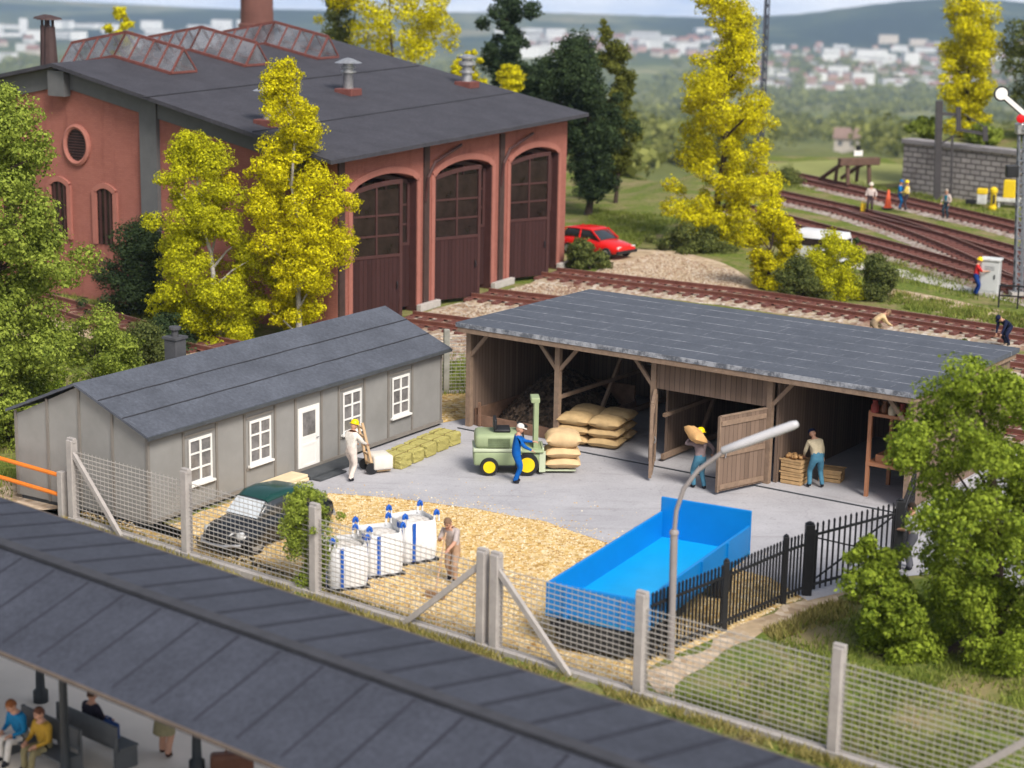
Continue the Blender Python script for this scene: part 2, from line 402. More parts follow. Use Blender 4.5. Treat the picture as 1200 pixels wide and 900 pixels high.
sheet('path', px((1000, 308), (1043, 313), (1150, 338), (1215, 352), (1215, 360), (1140, 345), (1040, 321), (995, 314)), .008, mat('path_slab', (.5, .47, .42), .85, .1, 1), 'pale paved path leading to the signal', .03, 1, seed=5)
sheet('track_path', px((1040, 338), (1120, 352), (1240, 380), (1240, 396), (1120, 372), (1040, 352)), .006, M_sand, 'sandy track through the grass by the signal', .2, 1.2, seed=6)
sheet('road', px((1150, 560), (1420, 580), (1420, 760), (1195, 690), (1140, 670)), .018, M_conc, 'grey concrete road beyond the leafy tree', .05, seed=7)
sheet('verge', [(2.9, 37.6), (4.95, 40.5), (6.55, 42.35), (7.3, 43.2), (9.5, 44.9), (9.6, 44.2), (8.0, 43.1), (6.9, 41.9), (5.7, 40.6), (4.2, 38.4), (3.5, 36.6), (3.0, 36.9)], .010, M_sand, 'sandy verge outside the iron fence', .22, seed=8)
sheet('gravel_verge', [fpt(-13, -.2), fpt(-6.2, -.2), fpt(-6.2, 1.5), fpt(-9, 1.4), fpt(-13, 1.2)], .006, M_sand, 'sandy verge beside the orange rail', .1, seed=9)
sheet('meadow', px((880, 203), (900, 193), (985, 188), (1060, 194), (1062, 216), (960, 222), (890, 216)), .05, mat('meadow_grass', (.24, .25, .075), .95, .12, .3), 'light green meadow at the edge of the plateau', .5, 3, seed=10)
sheet('ballast_apron', px((455, 400), (487, 372), (512, 362), (600, 338), (660, 320), (740, 328), (700, 352), (640, 385), (560, 425), (500, 425)), .005, M_ball, 'stony ground in front of the engine shed doors', .15, 1, seed=12)
# platform in front of the fence
def platform():
    b = MB(); q = [fpt(-40, -1.7), fpt(30, -1.7), fpt(30, -22), fpt(-40, -22)]
    b.prism(q[::-1], -1.6, -.8); tag(b.build('platform', M_plat), 'pale station platform paving under the canopy', 'platform', kind='structure')
platform()
# ------------------------------------------------------------------ shared materials
def roof_felt(name, col, grain=14, wear=0.0, axis=None, strip=1.0, spec=.25):
    t = NT(name); f = t.noise(.8, 6, .7); g = t.noise(grain, 3, .8)
    c = t.ramp(f, [(.3, sc(col, .8)), (.7, sc(col, 1.2))])
    c = t.mix(.8, c, t.ramp(g, [(.3, (.75, .75, .75)), (.5, (1, 1, 1)), (.72, (1.35, 1.35, 1.35))]), 'MULTIPLY')
    if wear:
        mp = t.n('ShaderNodeMapping'); mp.inputs['Scale'].default_value = (6, .5, 1) if axis == 'Y' else (.5, 6, 1); t.l(t.coord(), mp.inputs[0])
        w = t.noise(3, 5, .8, mp.outputs[0]); c = t.mix(t.ramp(w, [(.60, 0.), (.8, wear)]), c, (.3, .31, .34))
    t.bump(g, .25, .01)
    return t.out(c, .75, 0, spec)
M_hroof = roof_felt('hut_roof_felt', (.080, .087, .106), 10, .5, 'Y')
M_eroof = roof_felt('engine_roof_felt', (.050, .048, .057), 7)
M_croof = roof_felt('canopy_roof_felt', (.049, .053, .069), 9, .05, 'Y', spec=.2)
M_seam = mat('roof_seam', (.03, .03, .036), .8)
M_hutw = mat('hut_panel', (.25, .243, .23), .7, .10, 1.2, .05, 30)
M_hutb = mat('hut_batten', (.205, .185, .163), .7, .12, 2)
M_white = mat('white_paint', (.78, .76, .72), .5, .04, 3)
M_found = mat('dark_plinth', (.06, .065, .07), .8, .2)
M_glass = mat('window_glass', (.17, .16, .155), .08, .45, 3, 0, 1, 0, .6)
M_wood = plank_mat('shed_boards', (.185, .128, .095), .17, 'XY', .22)
M_beam = mat('shed_beam', (.24, .165, .115), .75, .2, 5, .1, 40)
M_brick = brick_mat('brick_wall', (.335, .130, .100), (.305, .115, .088), (.27, .105, .085), .25, .083, .008, 'XY', .85, .25, .14)
M_bricktrim = mat('brick_trim', (.35, .135, .103), .8, .1, 3)
M_dkpil = mat('slate_pilaster', (.115, .115, .118), .8, .1, 2)
M_door = plank_mat('engine_door_boards', (.044, .019, .018), .2, 'X', .2, .5)
M_doorf = mat('engine_door_frame', (.062, .026, .024), .5, .15, 3)
M_dglass = mat('door_glass', (.022, .014, .013), .15, .5, 2, 0, 1, 0, .35)
M_plinth = mat('stone_plinth', (.42, .39, .36), .85, .15, 3)
M_rustf = mat('skylight_iron', (.16, .055, .045), .6, .2, 5)
def _sg():
    t = NT('skylight_glass'); m = t.out((.22, .22, .24), .12, 0, .6); tr = t.n('ShaderNodeBsdfTransparent'); tr.inputs[0].default_value = (.72, .73, .76, 1); mx = t.n('ShaderNodeMixShader'); f = t.noise(.9, 4)
    t.l(t.ramp(f, [(.35, .25), (.65, .7)]), mx.inputs[0]); t.l(tr.outputs[0], mx.inputs[1]); t.l(t.b.outputs[0], mx.inputs[2]); t.l(mx.outputs[0], t.t.nodes['Material Output'].inputs['Surface']); return m
M_sky = _sg()
M_steel = mat('vent_steel', (.42, .42, .43), .35, .25, 6, 0, 1, .6)
M_dark = mat('black_iron', (.018, .018, .02), .5, .2)
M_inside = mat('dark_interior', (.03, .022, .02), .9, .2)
# ------------------------------------------------------------------ grey hut
def hut():
    L, W, he, hr = 14.0, 5.175, 2.53, 3.60
    r = thing('workshop_hut', 'long grey panelled hut with dark felt roof and white windows', 'hut', (-9.36, 47.263, 0), 1.014)
    i = .2; t = .1; we = he-.10; wr = he+(hr-he)*1-.12
    slope = (hr-he)/(W/2)
    b = MB()   # walls
    b.box(i, L-i, i, i+t, .12, we); b.box(i, L-i, W-i-t, W-i, .12, we)
    gp = [(i+t+.003, .12), (W-i-t-.003, .12), (W-i-t-.003, we), (W/2, wr), (i+t+.003, we)]
    for x in (i, L-i-t):
        n = len(gp); vs = [(x, y, z) for y, z in gp]+[(x+t, y, z) for y, z in gp]
        b.add(vs, [tuple(range(n)), tuple(range(2*n-1, n-1, -1))]+[(k, n+k, n+(k+1) % n, (k+1) % n) for k in range(n)])
    wall = b.build('wall', M_hutw, r)
    b = MB(); d = .035
    for x in (.2, 1.55, 2.88, 4.05, 5.38, 6.3, 7.52, 8.35, 9.62, 10.85, 12.12, 13.72):
        b.box(x-.035 if x > .3 else x-.004, x+.045, i-d, i-.002, .12, we-.002)
    for y in (.2, 1.42, 2.6, 3.78, 4.98):
        zt = we+(wr-we)*(1-abs(y-W/2)/(W/2))-.02
        b.box(i-d, i-.002, y-.04, y+.04, .12, zt)
    b.box(i-d-.01, L-i+.02, i-d-.012, i-.001, we-.12, we+.02); b.box(i, L-i, i-d-.02, i-.001, .10, .2)
    for wx0, wx1, z0, z1 in ((1.62, 2.80, .8, 2.12), (4.12, 5.30, .8, 2.12), (8.42, 9.54, .8, 2.12), (10.92, 12.04, .8, 2.12)):
        b.box(wx0, wx1, i-d+.004, i-.001, .66, .74); b.box(wx0, wx1, i-d+.006, i-.001, 2.12, 2.19)
    build_each(b, 'batten', M_hutb, wall)
    b = MB().box(i+.05, L-i-.05, i+.06, W-i-.06, 0, .118); b.build('plinth', M_found, r)
    b = MB(); th = .075
    for s in (0, 1):
        y0, y1 = (0, W/2) if s == 0 else (W, W/2)
        p = [(0, y0, he), (L, y0, he), (L, y1, hr), (0, y1, hr)]
        b.add(p+[(x, y, z-th) for x, y, z in p], [(0,1,2,3),(7,6,5,4),(0,4,5,1),(1,5,6,2),(2,6,7,3),(3,7,4,0)])
    roof = b.build('roof', M_hroof, r)
    for k in (1/3, 2/3):
        for s in (0, 1):
            y = k*W/2 if s == 0 else W-k*W/2
            z = he+slope*(k*W/2)
            pts = [(x, y+rnd.uniform(-.015, .015), z+.012) for x in np.linspace(.01, L-.01, 24)]
            MB().tube(pts, .018, 4).build('felt_seam', M_seam, roof)
    b = MB().box(-.01, L+.01, -.045, -.001, he-.11, he-.02); b.build('gutter', M_found, r)
    def window(x0, x1, z0, z1):
        f = MB(); y = i-.028
        f.box(x0+.02, x0+.075, y-.03, y, z0, z1); f.box(x1-.075, x1-.02, y-.03, y, z0, z1)
        f.box(x0+.075, x1-.075, y-.03, y, z1-.075, z1); f.box(x0+.075, x1-.075, y-.03, y, z0, z0+.085)
        f.box((x0+x1)/2-.035, (x0+x1)/2+.035, y-.026, y, z0+.085, z1-.075)
        h = (z1-z0)
        for k in (1/3, 2/3):
            z = z0+h*k
            for a, c in ((x0+.075, (x0+x1)/2-.035), ((x0+x1)/2+.035, x1-.075)): f.box(a, c, y-.024, y, z-.025, z+.025)
        o = f.build('window', M_white, r)
        MB().box(x0+.05, x1-.05, i-.018, i-.004, z0+.05, z1-.05).build('pane', M_glass, o)
        MB().box(x0-.05, x1+.05, i-.12, i-.02, z0-.06, z0-.004).build('sill', M_white, o)
    for x0, x1 in ((1.72, 2.68), (4.22, 5.18), (8.50, 9.44), (11.0, 11.94)): window(x0, x1, .80, 2.06)
    d = MB(); x0, x1 = 6.42, 7.40; y = i-.03
    d.box(x0, x1, y, i-.003, .14, 1.98); d.box(x0+.1, x0+.17, y-.012, y, .2, 1.9); d.box(x1-.17, x1-.1, y-.012, y, .2, 1.9)
    for z in (.2, .82, 1.05, 1.83): d.box(x0+.172, x1-.172, y-.011, y, z, z+.07)
    do = d.build('door', M_white, r)
    MB().box(x0+.2, x1-.2, y-.009, y-.001, 1.13, 1.82).build('pane', M_glass, do)
    MB().tube([(x1-.08, y-.05, 1.0), (x1-.2, y-.05, 1.0)], .012).build('handle', M_steel, do)
    MB().box(6.2, 8.7, -.45, i-.06, .0, .13, 0, None, .02).build('step', M_found, r)
    MB().box(6.25, 7.5, -.75, -.46, .0, .07, 0, None, .015).build('step', M_found, r)
    c = MB(); cx, cy = 4.7, 3.25
    c.box(cx-.22, cx+.22, cy-.22, cy+.22, 3.2, 3.95, 0, None, .02); c.box(cx-.26, cx+.26, cy-.26, cy+.26, 3.95, 4.02)
    c.lathe([(.1, 4.02), (.1, 4.2), (.17, 4.22), (.17, 4.3), (.02, 4.32)], 12, 0, Matrix.Translation((cx, cy, 0)))
    c.build('chimney', mat('chimney_grey', (.07, .07, .075), .7), roof)
hut()
# ------------------------------------------------------------------ open timber shed
SO, STH = (-1.812, 58.604), -.605
def spt(a, b): return (SO[0]+math.cos(STH)*a-math.sin(STH)*b, SO[1]+math.sin(STH)*a+math.cos(STH)*b)
def shed():
    L, D, hf, hb = 15.45, 7.83, 3.47, 3.45; pb = .44; bk = D-.25; xs = [.25, 3.62, 7.05, 10.9, 15.2]
    r = thing('open_shed', 'long brown timber storage shed with open bays and flat grey roof', 'shed', (*SO, 0), STH)
    MB().box(.05, L-.05, .13, D-.1, 0, .06, 0, None, .015).build('floor_slab', M_conc, r); MB().box(.05, L-.05, .085, .126, 0, .045).build('sill', M_found, r)
    b = MB().box(0, L, 0, D, hf-.14, hf, 0)
    t = NT('shed_slate'); s = t.n('ShaderNodeSeparateXYZ'); t.l(t.coord(), s.inputs[0])
    f = t.noise(.8, 6, .7); c = t.ramp(f, [(.3, (.066, .074, .092)), (.7, (.092, .101, .122))])
    c = t.mix(1., c, t.ramp(t.noise(9, 3), [(.3, (.88, .88, .88)), (.7, (1.10, 1.10, 1.10))]), 'MULTIPLY')
    ya = t.math('DIVIDE', s.outputs[1], 1.02); xa = t.math('ADD', t.math('DIVIDE', s.outputs[0], .52), t.math('MULTIPLY', t.math('FLOOR', ya), .5))
    row = t.math('GREATER_THAN', t.math('ABSOLUTE', t.math('SUBTRACT', t.math('FRACT', ya), .5)), .479); hd = t.math('GREATER_THAN', t.math('ABSOLUTE', t.math('SUBTRACT', t.math('FRACT', xa), .5)), .472)
    mp = t.n('ShaderNodeMapping'); mp.inputs['Scale'].default_value = (1.6, .5, 1); t.l(t.coord(), mp.inputs[0])
    w1 = t.math('MULTIPLY', row, t.ramp(t.noise(2.2, 4, .75), [(.42, .10), (.58, .85)])); w2 = t.math('MULTIPLY', hd, t.ramp(t.noise(1.9, 5, .8), [(.50, 0.), (.68, .45)]))
    w3 = t.ramp(t.noise(4.5, 4, .8, mp.outputs[0]), [(.60, 0.), (.78, .22)])
    c = t.mix(w3, c, (.26, .27, .30)); c = t.mix(t.math('MAXIMUM', w1, w2), c, (.42, .43, .46))
    t.bump(t.math('MAXIMUM', row, hd), .3, .02)
    roof = b.build('roof', t.out(c, .7, 0, .3), r)
    MB().box(.06, L-.06, .02, .10, hf-.30, hf-.145).box(.06, .12, .105, D-.1, hf-.3, hf-.145).box(L-.12, L-.06, .105, D-.1, hf-.3, hf-.145).build('fascia', M_beam, roof)
    zt = hf-.305; w = MB()
    w.box(.22, .30, pb+.09, bk, .06, zt); w.box(xs[4]-.02, xs[4]+.08, pb-.05, bk, .0, zt)
    w.box(.305, xs[4]-.025, bk-.08, bk, .06, zt)
    w.box(xs[3]+.10, xs[3]+.2, pb+.2, bk-.09, .06, zt); w.box(xs[2]-.02, xs[2]+.06, pb+.75, bk-.09, .06, zt)
    w.box(xs[2]+.10, xs[3]-.10, pb-.03, pb+.05, 2.32, zt)
    w.build('wall', M_wood, r)
    for k, x in enumerate(xs):
        q = .085; MB().box(x-q, x+q, pb-q, pb+q, .06, zt).build('post', M_beam, r)
    b = MB()
    for x, sg in ((xs[0], 1), (xs[1], -1), (xs[1], 1), (xs[2], -1), (xs[3], 1), (xs[4], -1)):
        b.beam((x+sg*.06, pb, zt-.78), (x+sg*.72, pb, zt-.02), .09, .11)
    for x in (xs[1], xs[2]+.3):    # braced frames going back into the shed
        b.beam((x, 2.6, .1), (x, 4.9, zt-.03), .10, .12); b.beam((x+.002, bk-.3, .1), (x, 5.0, zt-.04), .10, .12)
        b.beam((x+.003, pb+.1, 1.5), (x, bk-.1, 1.52), .09, .11); b.beam((x-.003, pb+.1, .22), (x, bk-.1, .24), .10, .16)
    b.beam((xs[0], pb, zt-.03), (xs[4], pb, zt-.03), .1, .05)
    build_each(b, 'brace', M_beam, r)
    def leaf(x, ang, w_, name='door'):
        h = thing('door', None, None, (x, pb-.1, 0), ang); h.parent = r
        p = MB().box(0.02, w_, -.03, .03, .12, 2.28); d = p.build('door_panel', M_wood, h)
        f = MB(); 
        for z in (.25, 1.2, 2.1): f.box(.06, w_-.03, .031, .065, z-.07, z+.07)
        f.box(w_-.02, w_+.035, -.045, .045, .1, 2.3); f.box(.02, w_-.022, -.045, .045, 2.282, 2.32)
        f.build('door_frame', M_beam, h)
        MB().tube([(w_-.18, .09, 1.1), (w_-.18, .12, 1.2), (w_-.18, .09, 1.3)], .018).build('handle', M_steel, h)
    leaf(xs[2]+.1, math.radians(-62), 1.9); leaf(xs[3]-.06, math.radians(180+73), 1.85)
    # coal bin boards
    b = MB(); b.box(.42, xs[1]-.1, .62, .70, .07, .42); b.box(.34, .42, .62, 4.4, .07, .62); b.box(xs[1]-.09, xs[1]-.01, .75, 5.2, .25, .5); b.box(.42, xs[1]-.1, 5.2, 5.28, .07, 1.0)
    b.box(.52, .6, .55, .615, .07, .85); b.build('bin_board', mat('bin_board', (.2, .115, .075), .8, .25, 4), r)
shed()
def coal():
    t = speckle_mat('coal', [(.012, .010, .009), (.035, .024, .017), (.10, .07, .05), (.02, .015, .012)], 9, .5, None, 1.0, .55)
    r = random.Random(3); b = MB(); n = 34; m = 34
    def hgt(x, y): # local: x .45..3.45, y .75..5.1
        cx, cy = 1.95, 3.3
        d = math.hypot((x-cx)/1.75, (y-cy)/2.7); return max(.0, 1.55*(1-d**1.5))
    vs = []
    for j in range(m+1):
        for i in range(n+1):
            x = .45+3.0*i/n; y = .78+4.35*j/m; e = min(i, j, n-i, m-j)
            vs.append((x, y, .08 if e == 0 else .12+hgt(x, y)+r.uniform(-.035, .06)))
    b.add(vs, [(j*(n+1)+i, j*(n+1)+i+1, (j+1)*(n+1)+i+1, (j+1)*(n+1)+i) for j in range(m) for i in range(n)])
    for k in range(900):
        x = r.uniform(.5, 3.4); y = r.uniform(.85, 5.0); q = r.uniform(.03, .075); z = .13+hgt(x, y)
        b.ell((x, y, z), (q, q*r.uniform(.6, 1), q*r.uniform(.6, 1)), 0, 5, None, .25, r)
    o = b.build('coal_heap', t); o.location = (*SO, 0); o.rotation_euler = (0, 0, STH); tag(o, 'heap of black brown coal filling the left bay of the timber shed', 'coal')
coal()
# ------------------------------------------------------------------ brick engine shed
EO, ETH = (2.4012, 90.7667), 1.082
def ept(a, b): return (EO[0]+math.cos(ETH)*a-math.sin(ETH)*b, EO[1]+math.sin(ETH)*a+math.cos(ETH)*b)
def engine_shed():
    r = thing('engine_shed', 'red brick engine shed with three tall doors and broad dark roof', 'engine shed', (*EO, 0), ETH)
    bays = [(-5.71, -.9), (-12.42, -7.42), (-18.81, -13.88)]
    zt = 7.0; th = .45; x0, x1 = -19.85, 0.0; sp = 5.60; ap = 6.0
    b = MB(); trim = MB()
    M = XZ()  # prism local z -> -y : h in [-th,0] gives y in [0,th]
    def arch(a, c, n=14, s0=sp, s1=ap): return [(a+(c-a)*k/n, s0+(s1-s0)*(1-(2*k/n-1)**2)) for k in range(n+1)]
    edges = [x0]+[q for p in reversed(bays) for q in p]+[x1]
    for k in range(0, len(edges), 2): b.prism([(edges[k], .0), (edges[k+1], .0), (edges[k+1], zt), (edges[k], zt)], -th, 0, 0, M)
    for a, c in bays:
        pts = arch(a, c); n = len(pts)
        for k in range(n-1):
            (u, z), (u2, z2) = pts[k], pts[k+1]; b.prism([(u, z), (u2, z2), (u2, zt), (u, zt)], -th, 0, 0, M)
        o = [(a-.14, .1), (a-.14, sp)]+[(u, z+.16) for u, z in pts[1:-1]]+[(c+.14, sp), (c+.14, .1)]
        for p, q in zip(o, o[1:]): trim.beam((p[0], -.03, p[1]), (q[0], -.03, q[1]), .06, .26, 0, (0, 0, 1) if abs(q[0]-p[0]) > .01 else (1, 0, 0))
    # side and rear walls
    def wallq(p, q, zs, m=0):
        (xa, ya), (xb, yb) = p, q; d = Vector((xb-xa, yb-ya)); Ld = d.length; d.normalize(); n = -Vector((-d.y, d.x)) if False else Vector((-d.y, d.x))
        poly = [(0, 0), (Ld, 0)]+[(s*Ld, z) for s, z in zs]
        Mx = Matrix(((d.x, 0, n.x, xa), (d.y, 0, n.y, ya), (0, 1, 0, 0), (0, 0, 0, 1))); b.prism(poly, -.4, 0, m, Mx)
    def topz(y): return 7.02+(9.93-7.02)*(1-abs(y-14.2)/15.0)-.12
    wallq((-19.85, .46), (-18.55, 27.9), [(1, topz(27.9)), (.5, topz(14.2)), (0, topz(.46))])
    wallq((-.05, 27.9), (-.004, .46), [(1, topz(.46)), (.5, topz(14.2)), (0, topz(27.9))])
    wallq((-18.1, 27.9), (-.42, 27.9), [(1, 6.9), (0, 6.9)])
    wall = b.build('wall', M_brick, r); trim.build('brick_trim', M_bricktrim, wall)
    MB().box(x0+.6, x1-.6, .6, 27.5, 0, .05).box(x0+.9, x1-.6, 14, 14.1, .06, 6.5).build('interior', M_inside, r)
    p = MB()
    for u in (-19.62, -13.15, -6.56): p.box(u-.2, u+.2, -.09, -.002, .1, zt-.1)
    build_each(p, 'drain_pilaster', mat('drain_brown', (.06, .035, .03), .7), wall)
    pl = MB()
    for a, c in ((-19.95, -18.7), (-13.98, -12.32), (-7.5, -5.62), (-1.0, .1)): pl.box(a, c, -.32, -.095, 0, .3, 0, None, .02)
    build_each(pl, 'plinth', M_plinth, wall)
    # gable windows, pilaster and trim on the left wall (placed by distance along the wall from the facade corner)
    d = Vector((-18.55+19.85, 27.9-.46)); d.normalize(); nx = Vector((-d.y, d.x))    # outward = -x
    Mg = Matrix(((d.x, 0, nx.x, -19.85), (d.y, 0, nx.y, .46), (0, 1, 0, 0), (0, 0, 0, 1)))   # local: s along wall, z up, out
    def awin(s, z0, z1, w):
        n = 10; sp_ = z1-.25
        out = [(s-w, z0), (s+w, z0), (s+w, sp_)]+[(s+w-2*w*k/n, sp_+.25*(1-(2*k/n-1)**2)) for k in range(1, n)]+[(s-w, sp_)]
        rim = MB()
        for p_, q_ in zip(out[1:], out[2:]+out[:1]):
            a = Mg @ Vector((p_[0], p_[1], .05)); c = Mg @ Vector((q_[0], q_[1], .05)); rim.beam(a, c, .22, .14, 0, nx.to_3d() if False else (nx.x, nx.y, 0))
        o = rim.build('window', M_bricktrim, r)
        MB().prism(out, .004, .012, 0, Mg).build('pane', M_dglass, o)
        bar = MB()
        for k in (-.35, 0, .35): bar.box(s+k*w*1.4-.05, s+k*w*1.4+.05, z0, z1-.12, .014, .06, 0, Mg)
        bar.build('glazing_bar', M_doorf, o)
    awin(11.5, 2.45, 4.95, .58); awin(14.1, 2.5, 5.05, .58); awin(17.0, 2.5, 5.05, .58)
    rim = MB(); cs, cz, R = 13.0, 6.55, .66
    ring = [Mg @ Vector((cs+R*math.cos(a), cz+1.18*R*math.sin(a), .05)) for a in np.linspace(0, 2*PI, 25)]
    rim.tube(ring, .12, 6, 0, False); o = rim.build('window', M_bricktrim, r)
    MB().prism([(cs+R*math.cos(a), cz+1.18*R*math.sin(a)) for a in np.linspace(0, 2*PI, 24, endpoint=False)], .004, .012, 0, Mg).build('pane', M_inside, o)
    lv = MB()
    for k in range(-5, 6):
        z = cz+k*.12; hw = R*math.sqrt(max(0, 1-(k*.12/(1.18*R))**2))-.05
        if hw > .1: lv.box(cs-hw, cs+hw, z-.02, z+.02, .014, .05, 0, Mg)
    lv.build('louvre', M_doorf, o)
    pil = MB(); pil.box(8.45, 9.35, 0, topz(9.1)-.05, .003, .22, 0, Mg).box(18.6, 19.5, 0, topz(19.2)-.05, .003, .22, 0, Mg)
    for s0, s1 in ((.3, 13.55), (27.2, 13.55)):
        pass
    pil.box(13.2, 14.1, topz(13.8)-1.15, topz(13.8)-.1, .12, .5, 0, Mg); pil.box(.9, 1.7, topz(1.7)-1.0, topz(1.7)-.15, .12, .45, 0, Mg)
    build_each(pil, 'pilaster', M_dkpil, wall)
    bg = MB(); 
    for sa, sb in ((.2, 13.7), (27.0, 13.9)):
        a = Mg @ Vector((sa, topz(sa+.46)-.42, .06)); c = Mg @ Vector((sb, topz(sb+.46)-.42, .06)); bg.beam(a, c, .10, .85)
    build_each(bg, 'bargeboard', M_dkpil, wall)
    # roof
    P = dict(L=(-21.45, -.8, 7.06), R=(.66, -.8, 7.38), A=(-19.85, 14.2, 9.95), B=(1.25, 14.3, 10.28), L2=(-18.6, 29.2, 7.05), R2=(1.0, 29.2, 7.3))
    rb = MB(); t_ = .16
    for q in (('L', 'R', 'B', 'A'), ('A', 'B', 'R2', 'L2')):
        v = [P[k] for k in q]; rb.add(v+[(x, y, z-t_) for x, y, z in v], [(0,1,2,3),(7,6,5,4),(0,4,5,1),(1,5,6,2),(2,6,7,3),(3,7,4,0)])
    roof = rb.build('roof', M_eroof, r)
    def rz(x, y):
        f = (y+.8)/15.05; xl = -21.45+1.6*f; s = (x+21.45)/22.1
        if y > 14.25: f = 2-f
        return 7.06+.32*s+(2.89)*f
    for y in (3.2, 8.6): 
        pp = [(x, y, rz(x, y)+.012) for x in np.linspace(-20.9, .6, 16)]
        MB().tube(pp, .028, 4).build('felt_seam', M_seam, roof)
    # skylights straddling the ridge
    for k, a in enumerate((-14.95, -9.6, -3.75)):
        y0, y1, w, h = 11.1, 17.3, .88, 1.05
        fr = MB(); gl = MB(); yr = 14.2
        for sgn in (-1, 1):
            ye = y0 if sgn < 0 else y1; z0, z1 = rz(a, yr), rz(a, ye)
            for side in (-1, 1):
                A0 = Vector((a+side*w, yr, rz(a+side*w, yr)+.06)); A1 = Vector((a+side*w, ye, rz(a+side*w, ye)+.06)); T0 = Vector((a, yr, z0+h)); T1 = Vector((a, ye, z1+h))
                gl.add([A0, A1, T1, T0], [(0, 1, 2, 3)])
                fr.beam(A0, A1, .1, .12)
                for f in np.linspace(0, 1, 5): fr.beam(A0.lerp(A1, f), T0.lerp(T1, f), .07, .08)
            fr.beam(T0, T1, .12, .12); gl.add([(a-w, ye, z1+.06), (a+w, ye, z1+.06), (a, ye, z1+h)], [(0, 1, 2)]); fr.beam((a-w, ye, z1+.06), (a+w, ye, z1+.06), .09, .1)
        o = fr.build('skylight', M_rustf, r); gl.build('pane', M_sky, o)
    def vent(x, y, tall):
        z = rz(x, y)-.1; T = Matrix.Translation((x, y, z)); v = MB()
        v.lathe([(.24, .2), (.22, .9), (.24, .92), (.24, 1.0), (.34, 1.02), (.34, 1.08), (.24, 1.1), (.24, 1.2), (.34, 1.22), (.34, 1.28), (.24, 1.3), (.24, 1.42), (.62, 1.44), (.2, 1.62), (.03, 1.66)], 14, 0, T) if not tall else \
            v.lathe([(.26, .2), (.24, .7), (.36, .72), (.36, .8), (.25, .82), (.25, 1.0), (.4, 1.1), (.4, 1.25), (.25, 1.3), (.25, 1.4), (.42, 1.42), (.42, 1.5), (.1, 1.6)], 14, 0, T)
        o = v.build('roof_vent', M_steel, r, True); MB().box(x-.45, x+.45, y-.45, y+.45, z, z+.32, 0, None, .03).build('vent_base', M_rustf, o)
    vent(-9.73, 6.07, 0); vent(-.96, 4.98, 1); vent(-19.08, 3.73, 0)
    def pipe(x, y, h):
        z = rz(x, y)-.1; v = MB().lathe([(.32, 0), (.24, h-.5), (.24, h-.3)], 10, 0, Matrix.Translation((x, y, z)))
        for q in range(4): v.beam((x+.2*math.cos(q*PI/2), y+.2*math.sin(q*PI/2), z+h-.32), (x+.2*math.cos(q*PI/2), y+.2*math.sin(q*PI/2), z+h), .07)
        v.lathe([(.55, h), (.5, h+.08), (.05, h+.2)], 12, 0, Matrix.Translation((x, y, z))); v.build('smoke_pipe', mat('pipe_brown', (.06, .035, .033), .7), roof)
    pipe(-18.4, 15.5, 2.0); pipe(-13.4, 20.2, 2.6)
    # doors
    for a, c in bays:
        for u0, u1 in ((a+.004, a+.05), (c-.05, c-.004)): MB().box(u0, u1, -.02, .5, .05, sp-.02).build('door_jamb', M_doorf, r)
    for a, c in bays:
        w = (c-a)/2
        for side, ang in ((0, -25), (1, -22)):
            hx = a+.03 if side == 0 else c-.03; sg = 1 if side == 0 else -1
            D = thing('door', None, None, (hx, .10 if side == 0 else .34, 0), math.radians(ang)); D.parent = r
            zt_ = lambda u: sp-.12+(ap-sp)*(1-((u/(2*w))*2-1)**2)   # follows the arch
            pn = MB().box(0 if sg > 0 else -w+.02, w-.02 if sg > 0 else 0, -.04, .04, .2, 2.8); pn.build('door_panel', M_door, D)
            fr = MB(); X = lambda u: sg*u
            def bx(u0, u1, z0, z1, y=.065): fr.box(min(X(u0), X(u1)), max(X(u0), X(u1)), -y, y, z0, z1)
            top = 5.42
            bx(0, .14, 2.8, top); bx(w-.16, w-.02, .15, zt_(w-.09)+.02)
            uu = list(np.linspace(.14, w-.16, 9)); rail = [(X(u), zt_(u)+.02) for u in uu]+[(X(u), zt_(u)-.15) for u in reversed(uu)]
            fr.prism(rail if sg < 0 else rail[::-1], -.062, .062, 0, XZ())
            mu = .14+(w-.3)/2
            bx(.14, w-.16, 2.802, 2.92); bx(mu-.04, mu+.04, 2.92, top+.2, .05)
            for z in (3.68, 4.5): bx(.14, mu-.04, z-.04, z+.04, .05); bx(mu+.04, w-.16, z-.04, z+.04, .05)
            fr.build('door_frame', M_doorf, D)
            g = MB().box(min(X(.1), X(w-.1)), max(X(.1), X(w-.1)), -.012, .012, 2.85, top+.1); g.build('pane', M_dglass, D)
            MB().tube([(X(w-.3), -.1, 1.5), (X(w-.3), -.14, 1.65), (X(w-.3), -.1, 1.8)], .03, 6).build('handle', M_dark, D)
    # gooseneck pipes above the doors
    gp = MB()
    for u in (-13.3, -6.7): gp.tube([(u, -.1, 4.6), (u+.05, -.2, 5.6), (u+.5, -.25, 6.2), (u+2.6, -.3, 6.75)], .07, 8)
    build_each(gp, 'gas_pipe', M_doorf, wall)
engine_shed()
# tall brick chimney behind the engine shed
def stack():
    o = thing('factory_chimney', 'round brown brick chimney stack rising behind the engine shed roof', 'chimney', (*G(298, 190)[:1], 0))
    P = (-18.6, 137.0); o.location = (*P, float(terr(*P))-.5)
    MB().lathe([(1.6, 0), (1.25, 10), (1.2, 11.2), (1.32, 11.25), (1.32, 11.5), (1.18, 11.55), (1.0, 22)], 24).build('shaft', brick_mat('stack_brick', (.17, .075, .062), (.19, .085, .07), (.15, .08, .07), .3, .1, .01), o, True)
    MB().lathe([(1.2, 22.01), (1.3, 22.2), (1.3, 22.8), (.9, 22.85)], 24).build('crown', M_plinth, o, True)
stack()
